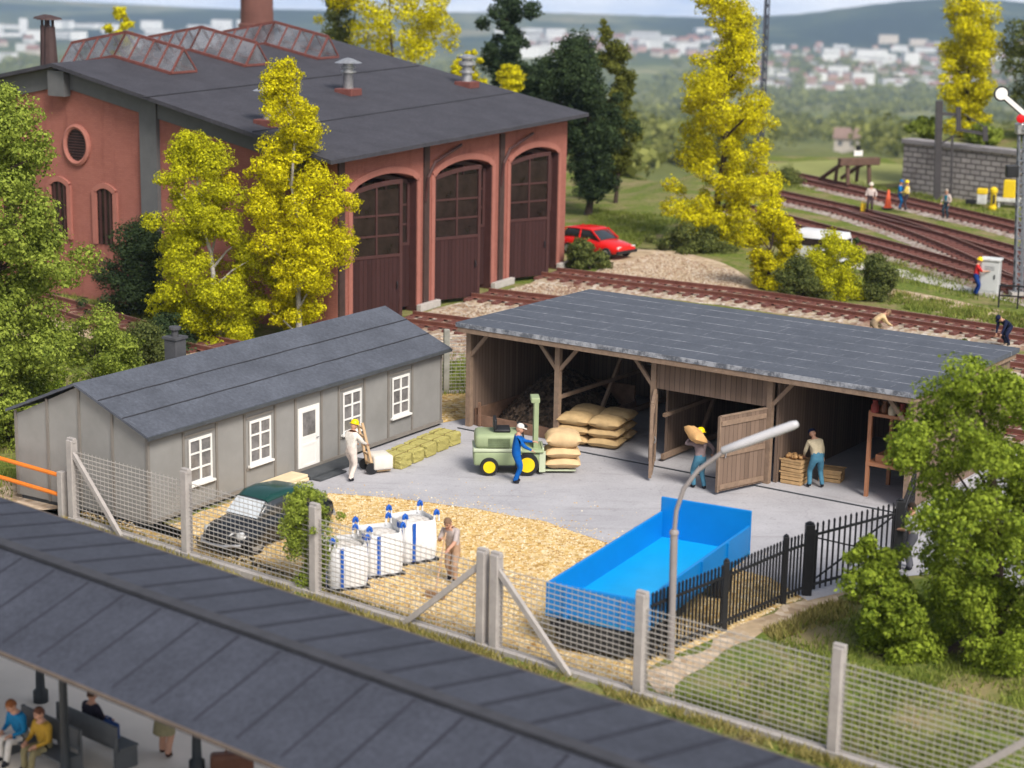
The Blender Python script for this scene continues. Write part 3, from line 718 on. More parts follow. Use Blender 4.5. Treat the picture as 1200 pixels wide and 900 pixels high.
# ------------------------------------------------------------------ platform canopy
def canopy():
    A = Vector((-4.247, 30.284, 3.6)); th = .698
    r = thing('platform_canopy', 'dark slate canopy roof on iron posts over the station platform', 'canopy', (A.x, A.y, -.8), -th)
    z = 4.4; w1, d1, w2, d2 = 2.616, .407, 2.222, .76; X0, X1 = -16, 16; t = .1
    b = MB()
    for w, d in ((w1, d1), (-w2, d2)):
        v = [(X0, 0, z), (X1, 0, z), (X1, w, z-d), (X0, w, z-d)]
        b.add(v+[(x, y, q-t) for x, y, q in v], [(0,1,2,3),(7,6,5,4),(0,4,5,1),(1,5,6,2),(2,6,7,3),(3,7,4,0)])
    roof = b.build('roof', M_croof, r)
    s = MB()
    x = X0+.35
    while x < X1:
        s.beam((x, .16, z-d1*.16/w1+.004), (x, w1-.02, z-d1+.004), .13, .016)
        s.beam((x+.1, -.16, z-d2*.16/w2+.0), (x+.1, -w2+.02, z-d2-.0), .07, .012)
        x += 1.02
    build_each(s, 'felt_seam', mat('canopy_seam', (.026, .027, .038), .8), roof)
    MB().beam((X0, .0, z+.02), (X1, .0, z+.02), .26, .07).build('ridge_cap', mat('canopy_ridge', (.045, .045, .052), .75), roof)
    f = MB(); f.box(X0, X1, -w2-.04, -w2-.003, z-d2-.055, z-d2-.0); f.box(X0, X1, w1+.003, w1+.04, z-d1-.06, z-d1+.0); f.build('fascia', mat('canopy_fascia', (.13, .10, .08), .7), roof)
    return r, th, A
CAN, CTH, CA = canopy()
def canopy_post(lx, ly):
    top = 4.4-.30*abs(ly)-.12; b = MB()
    b.lathe([(.16, 0), (.16, .25), (.1, .3), (.08, 1.0), (.08, top-.5), (.13, top-.48), (.13, top-.4), (.08, top-.38), (.08, top)], 12, 0, Matrix.Translation((lx, ly, 0)))
    for s in (-1, 1):
        b.tube([(lx, ly, top-.75), (lx+s*.12, ly, top-.45), (lx+s*.5, ly, top-.05)], .045, 6)
        b.tube([(lx, ly, top-.7), (lx, ly+s*.12, top-.4), (lx, ly+s*.45, top-.1)], .045, 6)
    b.build('post', mat('canopy_iron', (.02, .024, .028), .45), CAN, True)
# ------------------------------------------------------------------ railway tracks
M_rail = mat('rail_rust', (.17, .062, .045), .6, .25, 3, .1, 20); M_railtop = mat('rail_top', (.30, .17, .13), .45, .2, 6, 0, 1, .3)
M_sleep = mat('sleeper_rust', (.13, .05, .04), .85, .3, 2, .3, 15)
def resample(pts, step):
    P = [Vector((p[0], p[1], 0)) for p in pts]; out = []; L = [0]
    for a, b in zip(P, P[1:]): L.append(L[-1]+(b-a).length)
    n = int(L[-1]/step)
    for k in range(n+1):
        s = k*step; i = max(j for j in range(len(P)) if L[j] <= s+1e-6); i = min(i, len(P)-2)
        out.append(P[i].lerp(P[i+1], (s-L[i])/(L[i+1]-L[i])))
    return out
def curve(pts, n=24):
    """smooth path through three or more points"""
    P = [Vector((*p, 0)) for p in pts]; out = []
    for i in range(len(P)-1):
        a = P[max(i-1, 0)]; b = P[i]; c = P[i+1]; d = P[min(i+2, len(P)-1)]
        for k in range(n):
            t = k/n; out.append(.5*((2*b)+(c-a)*t+(2*a-5*b+4*c-d)*t*t+(3*b-a-3*c+d)*t*t*t))
    out.append(P[-1]); return [(q.x, q.y) for q in out]
def track(pts, label, mb=M_ball, group='railway tracks', z0=.0, bed=2.5, gauge=.72, sl=.68):
    p = resample(curve(pts), .34); c = p[len(p)//2]
    r = thing('railway_track', label, 'railway track', (c.x, c.y, z0), 0, group)
    def off(i, d):
        t = (p[min(i+1, len(p)-1)]-p[max(i-1, 0)]).normalized(); n = Vector((-t.y, t.x, 0)); return p[i]+n*d-c, n, t
    b = MB()
    for s in (-1, 1):
        prof = [(-.07, .2), (.07, .2), (.03, .24), (.045, .36), (.045, .39), (-.045, .39), (-.045, .36), (-.03, .24)]
        k = len(prof); vs = []; fs = []; mi = []
        for i in range(len(p)):
            o, n, t = off(i, s*(gauge+.03))
            vs += [o+n*a+Vector((0, 0, h)) for a, h in prof]
        for i in range(len(p)-1):
            for j in range(k): fs.append((i*k+j, i*k+(j+1) % k, (i+1)*k+(j+1) % k, (i+1)*k+j)); mi.append(1 if j == 4 else 0)
        q = MB(); q.v = vs; q.f = fs; q.mi = mi; q.build('rail', [M_rail, M_railtop], r)
    first = None
    for i in range(0, len(p), 2):
        if i+1 >= len(p): break
        o, n, t = off(i, 0)
        if first is None:
            first = MB().box(-1.25, 1.25, -.13, .13, .06, .205, 0, None, .015).box(-.9, -.6, -.1, .1, .206, .225).box(.6, .9, -.1, .1, .206, .225).build('sleeper', M_sleep, r); s = first
        else:
            s = first.copy(); COL.objects.link(s); s.parent = r
        s.location = o; s.rotation_euler = (0, 0, math.atan2(n.y, n.x)+rnd.uniform(-.02, .02))
    v = []; f = []
    for i in range(len(p)):
        for d, z in ((-bed/2-.5, .0), (-bed/2, .10), (0, .125), (bed/2, .10), (bed/2+.5, .0)):
            o, n, t = off(i, d+rnd.uniform(-.08, .08)); v.append(o+c+Vector((0, 0, z0+z+rnd.uniform(-.01, .02)-.002)))
    for i in range(len(p)-1):
        for j in range(4): f.append((i*5+j, i*5+j+1, (i+1)*5+j+1, (i+1)*5+j))
    q = MB(); q.v = v; q.f = f; q.mi = [0]*len(f); o = q.build('ballast', mb); tag(o, 'stone ballast under the rusty track', 'ballast', kind='structure')
    return r
def e_out(a, d): return ept(a, -d)
track([e_out(-3.3, .9), e_out(-3.5, 8), G(900, 356), G(1195, 400), G(1330, 418)], 'rusty track leaving the right engine shed door and passing behind the open shed')
track([e_out(-9.9, .9), e_out(-10.1, 8), G(860, 394), G(1195, 432), G(1330, 452)], 'rusty track leaving the middle engine shed door')
track([e_out(-16.35, .9), e_out(-16.7, 6), spt(3, 11.2), spt(16, 10.8), spt(21, 11.2)], 'rusty track leaving the left engine shed door behind the hut')
track([G(20, 352), G(75, 367), G(168, 394), (-8.6, 67.6)], 'rusty track among the bushes left of the hut', M_sand)
track([G(905, 205), G(960, 217), G(1060, 240), G(1195, 272), G(1330, 310)], 'rusty track ending at the buffer stop', M_ballg)
track([G(860, 222), G(915, 233), G(1060, 266), G(1195, 303), G(1330, 345)], 'rusty track the workers stand on, second from the wall', M_ballg)
track([G(985, 248), G(1060, 271), G(1130, 298), G(1195, 327), G(1300, 374)], 'rusty turnout track crossing over between two yard tracks', M_ballg)
track([G(860, 246), G(925, 264), G(1060, 300), G(1195, 342), G(1330, 388)], 'rusty track nearest the grey cabinet', M_ballg)
# ------------------------------------------------------------------ concrete post and wire mesh fence
M_cpost = mat('fence_concrete', (.36, .33, .31), .85, .12, 4, .2, 30); M_wire = mat('fence_wire', (.50, .47, .44), .45, .1, 5, 0, 1, .4)
def mesh_panel(a0, a1, z0, z1, parent, dz=.118, dx=.155):
    b = MB(); z = z0
    while z <= z1+.001: b.beam((a0, 0, z), (a1, 0, z), .012, .020); z += dz
    x = a0+dx/2
    while x < a1: b.beam((x, .014, z0-.02), (x, .014, z0+dz*15+.05), .008, .008, 0, (0, 1, 0)); x += dx
    return b.build('mesh_panel', M_wire, parent)
def fence():
    r = thing('mesh_fence', 'wire mesh fence on concrete posts in front of the yard', 'fence', (*FO, 0), -.671)
    posts = [-5.80, -1.37, 3.10, 8.20, 8.58, 12.42, 16.97, 21.4]
    for a in posts:
        b = MB().box(a-.11, a+.11, -.11, .11, -.2, 2.2, 0, None, .02).box(a-.13, a+.13, -.06, .06, 2.12, 2.26, 0, None, .015); b.build('post', M_cpost, r)
    for a, c in ((-5.69, -1.48), (-1.26, 2.99), (3.21, 8.09), (8.69, 12.31), (12.53, 16.86), (17.08, 21.29)): mesh_panel(a, c, .12, 2.0, r)
    for a, c in ((-5.72, -3.7), (8.12, 6.0), (8.66, 10.75), (21.3, 19.2)):
        MB().beam((a, -.02, 1.85), (c, -.16, .0), .10, .13).build('strut', M_cpost, r)
    x = -5.9
    while x < 22: MB().box(x, min(x+2.2, 22)-.01, -.14, .12, -.4, .10, 0, None, .015).build('kerb', M_cpost, r); x += 2.2
    r = thing('mesh_fence', 'short wire mesh fence seen in the gap between the hut and the shed', 'fence', (-5.4, 62.9, 0), .20)
    for a in (0, 3.2, 7.0):
        MB().box(a-.1, a+.1, -.1, .1, -.1, 2.25, 0, None, .02).build('post', mat('old_post', (.30, .29, .25), .85, .2, 5), r)
    for a, c in ((.1, 3.1), (3.3, 6.9)): mesh_panel(a, c, .1, 2.0, r)
    MB().box(0, 7, -.1, .1, -.1, .1, 0, None, .015).build('kerb', M_cpost, r)
fence()
def orange_rail():
    a = Vector((*fpt(-6.25, .02), 0)); d = Vector(FD); 
    r = thing('rail_barrier', 'orange two rail barrier joined to a short concrete post', 'barrier', (*fpt(-6.28, .02), 0), math.atan2(-FD[1], -FD[0]))
    MB().box(-.1, .1, -.1, .1, -.1, 1.25, 0, None, .02).build('post', M_cpost, r)
    mo = mat('orange_paint', (.75, .20, .02), .45, .1, 3)
    for z in (.58, 1.12): MB().tube([(.1, 0, z), (7, 0, z)], .06, 8).build('rail', mo, r, True)
    for x in (3.6, 7.0): MB().box(x-.1, x+.1, -.1, .1, -.1, 1.25, 0, None, .02).build('post', M_cpost, r)
orange_rail()
# ------------------------------------------------------------------ iron railing and gate
def picket_run(b, L, h=1.55, sp=.135, x0=.08):
    b.beam((0, 0, .22), (L, 0, .22), .04, .06); b.beam((0, 0, h-.25), (L, 0, h-.25), .04, .06)
    x = x0
    while x < L-.04:
        b.beam((x, 0, .08), (x, 0, h-.05), .036, .036); b.ell((x, 0, h-.01), (.034, .034, .07), 0, 5); x += sp
def iron():
    P = [(3.05, 38.53), (4.9, 40.64), (6.5, 42.55), (7.15, 43.21), (9.72, 45.33)]
    r = thing('iron_railing', 'black iron railing with pointed pickets beside the blue trailer', 'railing', (*P[0], 0), 0)
    for a, c in zip(P[:3], P[1:4]):
        d = Vector(c)-Vector(a); h = thing('picket_panel', None, None, (a[0]-P[0][0], a[1]-P[0][1], 0), math.atan2(d.y, d.x)); h.parent = r
        b = MB(); picket_run(b, d.length); o = b.build('picket', M_dark, h); 
    for (x, y), w, hh in ((P[1], .07, 1.66), (P[2], .07, 1.66), (P[3], .11, 1.78), (P[4], .10, 1.78)):
        x -= P[0][0]; y -= P[0][1]; MB().box(x-w, x+w, y-w, y+w, -.1, hh, 0, None, .012).lathe([(w*.7, hh), (w*.85, hh+.03), (.01, hh+.07)], 8, 0, Matrix.Translation((x, y, 0))).build('post', M_dark, r)
    for a, c, lab in (((7.27, 43.32), (9.6, 45.24), 'black iron gate leaf closed across the yard entrance'), ((9.82, 45.45), (10.75, 48.55), 'black iron gate leaf standing open beside the shed')):
        d = Vector(c)-Vector(a); g = thing('gate_leaf', lab, 'gate', (*a, 0), math.atan2(d.y, d.x))
        b = MB(); picket_run(b, d.length, 1.72, .2, .12); b.box(0, .05, -.03, .03, .1, 1.6); b.box(d.length-.05, d.length, -.03, .03, .1, 1.6); b.build('picket', M_dark, g)
        q = MB(); m = d.length/2; q.beam((.05, .03, 1.4), (m, .03, .9), .035); q.beam((m, .03, .9), (d.length-.05, .03, 1.4), .035); q.beam((.05, .03, .3), (m, .03, .8), .035); q.beam((m, .03, .8), (d.length-.05, .03, .3), .035); q.build('brace', M_dark, g)
iron()
# ------------------------------------------------------------------ street lamp
def lamp():
    P = G(786, 772); r = thing('street_lamp', 'grey street lamp with a curved arm and long white head', 'street lamp', (*P, 0), -.12); r.rotation_euler = (0, -.012, -.12)
    s = proj((*P, 3))[2]; Z = lambda v: height_at(P, v); X = lambda u: (u-786)/s
    mg = mat('lamp_grey', (.27, .24, .23), .5, .1, 3)
    MB().tube([(0, 0, 0), (0, 0, Z(626))], .082, 12).lathe([(.10, Z(626)), (.10, Z(626)+.06), (.07, Z(626)+.1)], 12).build('pole', mg, r, True)
    arm = [(0, 0, Z(626)), (X(788), 0, Z(598)), (X(796), 0, Z(572)), (X(812), 0, Z(550)), (X(842), 0, Z(526))]
    MB().tube(arm, .05, 10).build('arm', mg, r, True)
    a = Vector((X(838), 0, Z(527))); c = Vector((X(925), 0, Z(491))); d = (c-a)
    b = MB(); prof = [(.0, .05), (.02, .085), (.3, .10), (.7, .105), (.93, .10), (.985, .075), (1, .03)]
    pts = [a+d*t for t, _ in prof]; b.tube(pts, [q for _, q in prof], 12); b.build('lamp_head', mat('lamp_white', (.46, .45, .46), .35, .04, 3), r, True)
lamp()
# ------------------------------------------------------------------ blue tipping trailer
def trailer():
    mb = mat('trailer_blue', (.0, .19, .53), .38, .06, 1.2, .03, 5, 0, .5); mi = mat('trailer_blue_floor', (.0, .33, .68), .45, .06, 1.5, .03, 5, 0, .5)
    r = thing('tipping_trailer', 'empty bright blue tipping trailer parked behind the mesh fence', 'trailer', (.82, 39.35, 0), 1.09)
    L, W = 6.35, -2.36; z0, z1, t = .86, 1.52, .07      # x along the trailer, y towards the railing (negative)
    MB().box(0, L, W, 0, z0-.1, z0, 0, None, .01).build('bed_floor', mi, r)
    for nm, x0, x1, y0, y1, h in (('side_wall', .075, L-.075, -t, 0, z1), ('side_wall', .075, L-.075, W, W+t, z1), ('tailboard', 0, t, W, 0, z1), ('headboard', L-t, L, W, 0, z1+.36)):
        b = MB().box(x0, x1, y0, y1, z0-.12 if nm != 'bed_floor' else z0, h, 0, None, .02); b.build(nm, mb, r)
    b = MB()
    for x in (1.6, 3.2, 4.8):
        b.box(x-.05, x+.05, .002, .04, z0-.1, z1-.03); b.box(x-.05, x+.05, W-.04, W-.002, z0-.1, z1-.03)
    for y in (-.5, W+.5): b.box(-.04, -.002, y-.05, y+.05, z0-.1, z1-.03)
    build_each(b, 'stake', mb, r)
    red = mat('trailer_red', (.35, .02, .015), .5, .15, 4)
    MB().box(.3, L-.2, W+.7, W+.85, .55, .755).box(.3, L-.2, -.85, -.7, .55, .755).box(4.2, 4.5, W+.5, -.5, .45, .752).box(.02, 3.3, W+.42, -.42, .16, .74).build('chassis_and_shade_block', mat('chassis_shade_dark', (.03, .03, .03), .6), r)  # rails and crossbeam, plus a dark block added for the shade under the bed
    for x in (.62, 1.55, 5.2):
        for y in (-.12, W+.12):
            s = 1 if y > -1 else -1
            T = Matrix.Translation((x, y-s*.28, .42)) @ Matrix.Rotation(-s*PI/2, 4, 'X')
            w = MB().lathe([(.24, 0), (.38, .0), (.42, .05), (.42, .22), (.38, .27), (.24, .27)], 20, 0, T).build('wheel', M_dark, r, True)
            MB().lathe([(.02, .2), (.1, .26), (.12, .2), (.24, .26)], 16, 0, T).build('rim', red, w, True)
    MB().beam((L, W/2, .6), (L+1.3, W/2, .5), .1, .12).beam((L-.1, W/2-.5, .6), (L+1.2, W/2, .5), .08).beam((L-.1, W/2+.5, .6), (L+1.2, W/2, .5), .08).build('drawbar', red, r)
    MB().box(-.06, -.002, W+.15, W+.5, .55, .68).box(-.06, -.002, -.5, -.15, .55, .68).build('tail_light', M_dark, r)
trailer()
# ------------------------------------------------------------------ sacks
def sack_mat(name, col): 
    t = NT(name); f = t.noise(3, 4); c = t.ramp(f, [(.3, sc(col, .85)), (.7, sc(col, 1.12))]); w = t.noise(60, 2); t.bump(w, .2, .01); t.bump(t.noise(6, 3), .35, .03); return t.out(c, .9, 0, .1)
M_sack = sack_mat('jute_sack', (.49, .34, .17)); M_sack2 = sack_mat('pale_sack', (.60, .42, .23))
def sack_mesh(l, w, h, seed=0):
    """pillow shaped filled sack with pinched corners and a seam"""
    r = random.Random(seed); b = MB(); n, m = 14, 12; vs = []; fs = []
    for s in (1, -1):
        for j in range(m+1):
            for i in range(n+1):
                u, v = 2*i/n-1, 2*j/m-1
                e = (1-abs(u)**2.6)*(1-abs(v)**2.6); e = max(e, 0)**.42
                x = u*l/2*(1-.10*(1-abs(v)**2)*abs(u)**3*-1)*(1-.06*(1-v*v)*abs(u)**4); y = v*w/2*(1-.08*(1-u*u)*abs(v)**4)
                z = s*h/2*e+math.sin(u*4+seed)*.008+ (math.sin(v*9+u*3+seed)*.010*e+math.sin(u*13+v*5+seed*2)*.006*e)
                vs.append((x, y, z+h/2))
    N = (n+1)*(m+1)
    for s in range(2):
        for j in range(m):
            for i in range(n):
                q = (s*N+j*(n+1)+i, s*N+j*(n+1)+i+1, s*N+(j+1)*(n+1)+i+1, s*N+(j+1)*(n+1)+i); fs.append(q if s == 0 else q[::-1])
    return b.add(vs, fs)
def sacks():
    S0 = (3.0, 58.2); th = STH+.10; l, w, h = 1.02, .92, .34
    nm = {(0, 0): 'front left', (1, 0): 'front right', (0, 1): 'rear left', (1, 1): 'rear right'}; ly = ['bottom', 'middle', 'top']
    base = spt(4.45, 1.45)
    first = None
    for k in range(3):
        for i in range(2):
            for j in range(2):
                lx = (i-.5)*l*.99+rnd.uniform(-.02, .02); yy = (j-.5)*w*1.12+rnd.uniform(-.03, .03)
                a = th+.12
                x = base[0]+math.cos(a)*lx-math.sin(a)*yy; y = base[1]+math.sin(a)*lx+math.cos(a)*yy
                o = sack_mesh(l, w, h*(1.12 if k == 2 else 1), k*4+i*2+j).build('filled_sack', M_sack, None, True); o.location = (x, y, .062+k*h*.86); o.rotation_euler = (0, 0, a+rnd.uniform(-.05, .05))
                tag(o, 'jute sack at the %s of the pile in the shed, %s layer' % (nm[(i, j)], ly[k]), 'sack', 'jute sacks piled in the shed')
sacks()
# ------------------------------------------------------------------ forklift
FLP = (-.05, 53.75); FLA = .06
def forklift():
    gm = mat('forklift_green', (.30, .36, .20), .5, .08, 3, .03, 8); gl = mat('forklift_band', (.48, .53, .37), .5, .06, 3); ye = mat('wheel_yellow', (.80, .58, .01), .4, .05, 4)
    r = thing('forklift', 'pale green forklift with yellow wheels and black seat', 'forklift', (*FLP, 0.012), FLA)
    b = MB(); y = .52
    b.box(-1.05, .52, -y, y, .28, .70, 0, None, .06); b.box(-1.02, .30, -y+.02, y-.02, .78, 1.22, 0, None, .12); b.box(.45, .92, -y+.04, y-.04, .30, .66, 0, None, .05)
    b.box(.3, .98, -y-.04, y+.04, .68, .76, 0, None, .03); b.build('body', gm, r, True)
    MB().box(-1.07, .34, -y-.01, y+.01, .69, .79, 0, None, .025).build('band', gl, r, True)
    for s_ in (-1, 1):
        g = MB(); y_ = s_*(y-.013); g.box(-.64, 0, y_-.004, y_+.004, .84, 1.1)
        for z in np.arange(.86, 1.08, .05): g.box(-.62, -.02, y_-.012, y_+.012, z, z+.022)
        g.build('grille', mat('grille_green', (.15, .19, .10), .6), r)
    s = MB().box(-.46, .02, -.3, .3, 1.22, 1.32, 0, None, .04).box(-.48, -.38, -.3, .3, 1.3, 1.62, 0, None, .04); s.build('seat', M_dark, r, True)
    for x, R in ((-.60, .27), (.50, .34)):
        for s_ in (-1, 1):
            T = Matrix.Translation((x, s_*.42, R)) @ Matrix.Rotation(-s_*PI/2, 4, 'X')
            w = MB().lathe([(R*.62, 0), (R*.94, .0), (R, .04), (R, .15), (R*.94, .19), (R*.66, .19)], 24, 0, T).build('wheel', M_dark, r, True)
            MB().lathe([(.02, .19), (R*.2, .19), (R*.24, .15), (R*.6, .16), (R*.66, .2)], 20, 0, T).build('rim', ye, w, True)
    m = MB()
    for yy in (-.22, .22): m.box(.70, .83, yy-.06, yy+.06, .3, 2.12)
    m.box(.60, .86, -.28, .28, 2.10, 2.26, 0, None, .03); m.box(.72, .81, -.16, .16, 1.2, 1.28); m.box(.72, .81, -.16, .16, .78, .86); o = m.build('mast', gm, r)
    MB().tube([(.765, 0, .4), (.765, 0, 2.05)], .05, 10).build('lift_cylinder', gl, o, True)
    MB().box(.94, 1.0, -.42, .42, .12, .80, 0, None, .01).box(1.0, 1.95, -.32, -.2, .08, .13).box(1.0, 1.95, .2, .32, .08, .13).box(.86, 1.04, -.5, -.44, .1, .72).build('fork', gl, r)
    MB().beam((.45, 0, .75), (.36, 0, 1.38), .05).lathe([(.16, 0), (.19, .02), (.16, .04)], 16, 0, Matrix.Translation((.36, 0, 1.38)) @ Matrix.Rotation(.4, 4, 'Y')).build('steering_wheel', M_dark, r)
forklift()
for k, (dz, hh, nm) in enumerate(((.13, .36, 'lowest'), (.44, .36, 'middle'), (.75, .52, 'topmost'))):
    o = sack_mesh(1.02, .95, hh, 20+k).build('filled_sack', M_sack2, None, True)
    a = FLA; o.location = (FLP[0]+math.cos(a)*1.56+rnd.uniform(-.02, .02), FLP[1]+math.sin(a)*1.56, .012+dz); o.rotation_euler = (0, 0, a+rnd.uniform(-.04, .04)); tag(o, 'pale sack on the forklift forks, %s of its three' % nm, 'sack', 'pale sacks on the forklift')
# ------------------------------------------------------------------ straw bales, hand truck
def bales():
    t = NT('straw'); mp = t.n('ShaderNodeMapping'); mp.inputs['Scale'].default_value = (3, 14, 14); t.l(t.coord(), mp.inputs[0])
    f = t.noise(3, 6, .8, mp.outputs[0]); c = t.ramp(f, [(.25, (.22, .19, .05)), (.5, (.44, .39, .13)), (.75, (.60, .54, .23))]); t.bump(f, .8, .03); m = t.out(c, .95, 0, .05)
    a0, a1 = Vector((-3.42, 54.05)), Vector((-2.05, 56.75))
    words = ['nearest the hand truck', 'second from the hand truck', 'in the middle of the row', 'second from the hut corner', 'at the hut corner']
    for k in range(5):
        p = a0.lerp(a1, k/4); b = MB().box(-.42, .42, -.29, .29, 0, .39, 0, None, .045)
        q = bmesh.new(); me = bpy.data.meshes.new('t'); me.from_pydata(b.v, [], b.f); q.from_mesh(me); bmesh.ops.subdivide_edges(q, edges=[e for e in q.edges if e.calc_length() > .2], cuts=3, use_grid_fill=True)
        for v in q.verts: v.co += Vector((rnd.uniform(-.018, .018), rnd.uniform(-.018, .018), rnd.uniform(-.012, .012)))
        b = MB().bm(q); 
        o = b.build('straw_bale', m, None, False); o.location = (p.x, p.y, .014); o.rotation_euler = (0, 0, -.52+rnd.uniform(-.06, .06))
        tw = MB()
        for x in (-.2, .2): tw.box(x-.008, x+.008, -.30, .30, .0, .405, 0)
        tw.build('twine', mat('twine', (.25, .2, .07), .8), o); tag(o, 'square straw bale against the hut, %s' % words[k], 'straw bale', 'straw bales along the hut wall')
bales()
def handtruck():
    wd = mat('pale_timber', (.55, .38, .22), .7, .15, 5)
    r = thing('hand_truck', 'pale wooden hand truck leaning towards the worker in white', 'hand truck', (-4.1, 53.35, .012), .42)
    b = MB()
    for y in (-.24, .24): b.beam((.0, y, .18), (-.32, y, 1.55), .06, .07)
    for k in range(5): q = .28+k*.27; b.beam((-.32*(q-.18)/1.37, -.21, q), (-.32*(q-.18)/1.37, .21, q), .05)
    b.build('frame', wd, r); MB().box(.0, .55, -.28, .28, .06, .11).build('toe_plate', wd, r)
    for y in (-.3, .3): MB().lathe([(.02, -.03), (.17, -.03), (.17, .03), (.02, .03)], 16, 0, Matrix.Translation((-.05, y, .17)) @ Matrix.Rotation(PI/2, 4, 'X')).build('wheel', M_dark, r, True)
    o = MB().box(-.3, .3, -.36, .36, 0, .42, 0, None, .06).build('sack_bundle', mat('white_bundle', (.66, .62, .55), .85, .08, 4, .4, 8), None, True); o.location = (-3.82, 53.46, .125); o.rotation_euler = (0, 0, .42); tag(o, 'white wrapped bundle standing on the toe plate of the hand truck', 'bundle')
handtruck()
# ------------------------------------------------------------------ white bulk bags
def bags():
    wm = NT('bulk_bag'); f = wm.noise(5, 4); wm.bump(wm.noise(9, 4), .5, .03); wm.bump(wm.noise(2.5, 3), .5, .06); wm = wm.out(wm.ramp(f, [(.3, (.68, .68, .68)), (.7, (.80, .80, .81))]), .8, 0, .15)
    bl = mat('strap_blue', (.01, .09, .42), .6, .1, 3); fill = speckle_mat('bag_fill', [(.5, .46, .42), (.65, .62, .58), (.4, .35, .3)], 14, 1)
    for k, (p, lab) in enumerate((((-3.95, 43.35), 'white bulk bag with blue straps, nearest the fence shrub'), ((-3.18, 44.35), 'white bulk bag with blue straps, between the other two bags'), ((-2.42, 45.45), 'white bulk bag with blue straps, nearest the sweeping man'))):
        r = thing('bulk_bag', lab, 'bulk bag', (*p, .01), .42+.06*k, 'white bulk bags on the gravel')
        MB().box(-.5, .5, -.5, .5, .0, .06).build('pallet', M_dark, r)
        q = bmesh.new(); bmesh.ops.create_grid(q, x_segments=1, y_segments=1, size=.5); q.free()
        b = MB(); n = 8; rows = 9; ring = []
        for z_ in range(rows):
            z = .06+1.02*z_/(rows-1); bul = 1+.07*math.sin(PI*z_/(rows-1)); pts = []
            for s in range(4):
                for i in range(n):
                    u = 2*i/n-1; x, y = [(u, -1), (1, u), (-u, 1), (-1, -u)][s]
                    rr = (abs(x)**6+abs(y)**6)**(1/6); x /= rr; y /= rr
                    pts.append((x*.47*bul+rnd.uniform(-.008, .008), y*.47*bul+rnd.uniform(-.008, .008), z+rnd.uniform(-.01, .01)))
            ring.append(pts)
        vs = [p_ for q_ in ring for p_ in q_]; N = 4*n
        b.add(vs, [(i*N+j, i*N+(j+1) % N, (i+1)*N+(j+1) % N, (i+1)*N+j) for i in range(rows-1) for j in range(N)]); b.build('bag', wm, r, True)
        MB().lathe([(.44, .98), (.3, 1.04), (.01, 1.10)], 16).build('filling', fill, r, True)
        st = MB(); lp = MB(); hd = MB()
        for sx in (-1, 1):
            for sy in (-1, 1):
                (st.box(-.22-.045, -.22+.045, sy*.515-.006, sy*.515+.006, .08, 1.06) if sx < 0 else st.box(sy*.515-.006, sy*.515+.006, -.2-.045, -.2+.045, .08, 1.06))
                cx, cy = sx*.44, sy*.44; lp.tube([(cx-.07, cy, 1.02), (cx-.06, cy, 1.2), (cx, cy, 1.30), (cx+.06, cy, 1.2), (cx+.07, cy, 1.02)], .028, 6)
                hd.tube([(cx-.05, cy, 1.19), (cx-.035, cy, 1.27), (cx, cy, 1.305), (cx+.035, cy, 1.27), (cx+.05, cy, 1.19)], .042, 8)
        build_each(st, 'strap', bl, r); build_each(lp, 'lifting_loop', wm, r, True); build_each(hd, 'loop_sleeve', bl, r, True)
bags()
# ------------------------------------------------------------------ shelf, crates, gear in the shed
def shelf():
    wd = mat('shelf_timber', (.42, .19, .10), .7, .15, 4); P = spt(13.75, 1.0)
    r = thing('storage_shelf', 'reddish timber shelf rack in the right bay of the shed', 'shelf', (*P, .06), STH)
    L = 1.3; D = 1.5
    for x in (0, L):
        for y in (0, D): MB().box(x-.05, x+.05, y-.05, y+.05, 0, 2.5).build('upright', wd, r)
    for z in (.92, 2.36): MB().box(-.05, L+.05, -.06, D+.05, z, z+.09).build('shelf_board', wd, r)
    jm = [mat('jar_red', (.25, .04, .03), .4), mat('jar_cream', (.5, .42, .3), .5), mat('jar_brown', (.14, .06, .03), .4)]
    words = ['leftmost red', 'second', 'third', 'rightmost']
    for k in range(4):
        o = MB().lathe([(.10, 0), (.12, .02), (.12, .2), (.07, .27), (.07, .32), (.085, .33), (.085, .36)], 12).build('jar', jm[(k*2) % 3], None, True)
        q = spt(13.85+.26*k, 1.03+.08*(k % 2)); o.location = (*q, 2.512); tag(o, '%s jar of the row on the top shelf in the shed' % words[k], 'jar', 'jars on the top shelf')
    o = MB().box(-.3, .3, -.4, .4, 0, .04).box(-.3, .3, -.4, -.36, .041, .2).box(-.3, .3, .36, .4, .041, .2).box(-.3, -.26, -.359, .359, .041, .2).box(.26, .3, -.359, .359, .041, .2).build('open_crate', wd); o.location = (*spt(14.2, 1.55), 1.075); o.rotation_euler = (0, 0, STH); tag(o, 'open red brown crate on the lower shelf in the shed', 'crate')
shelf()
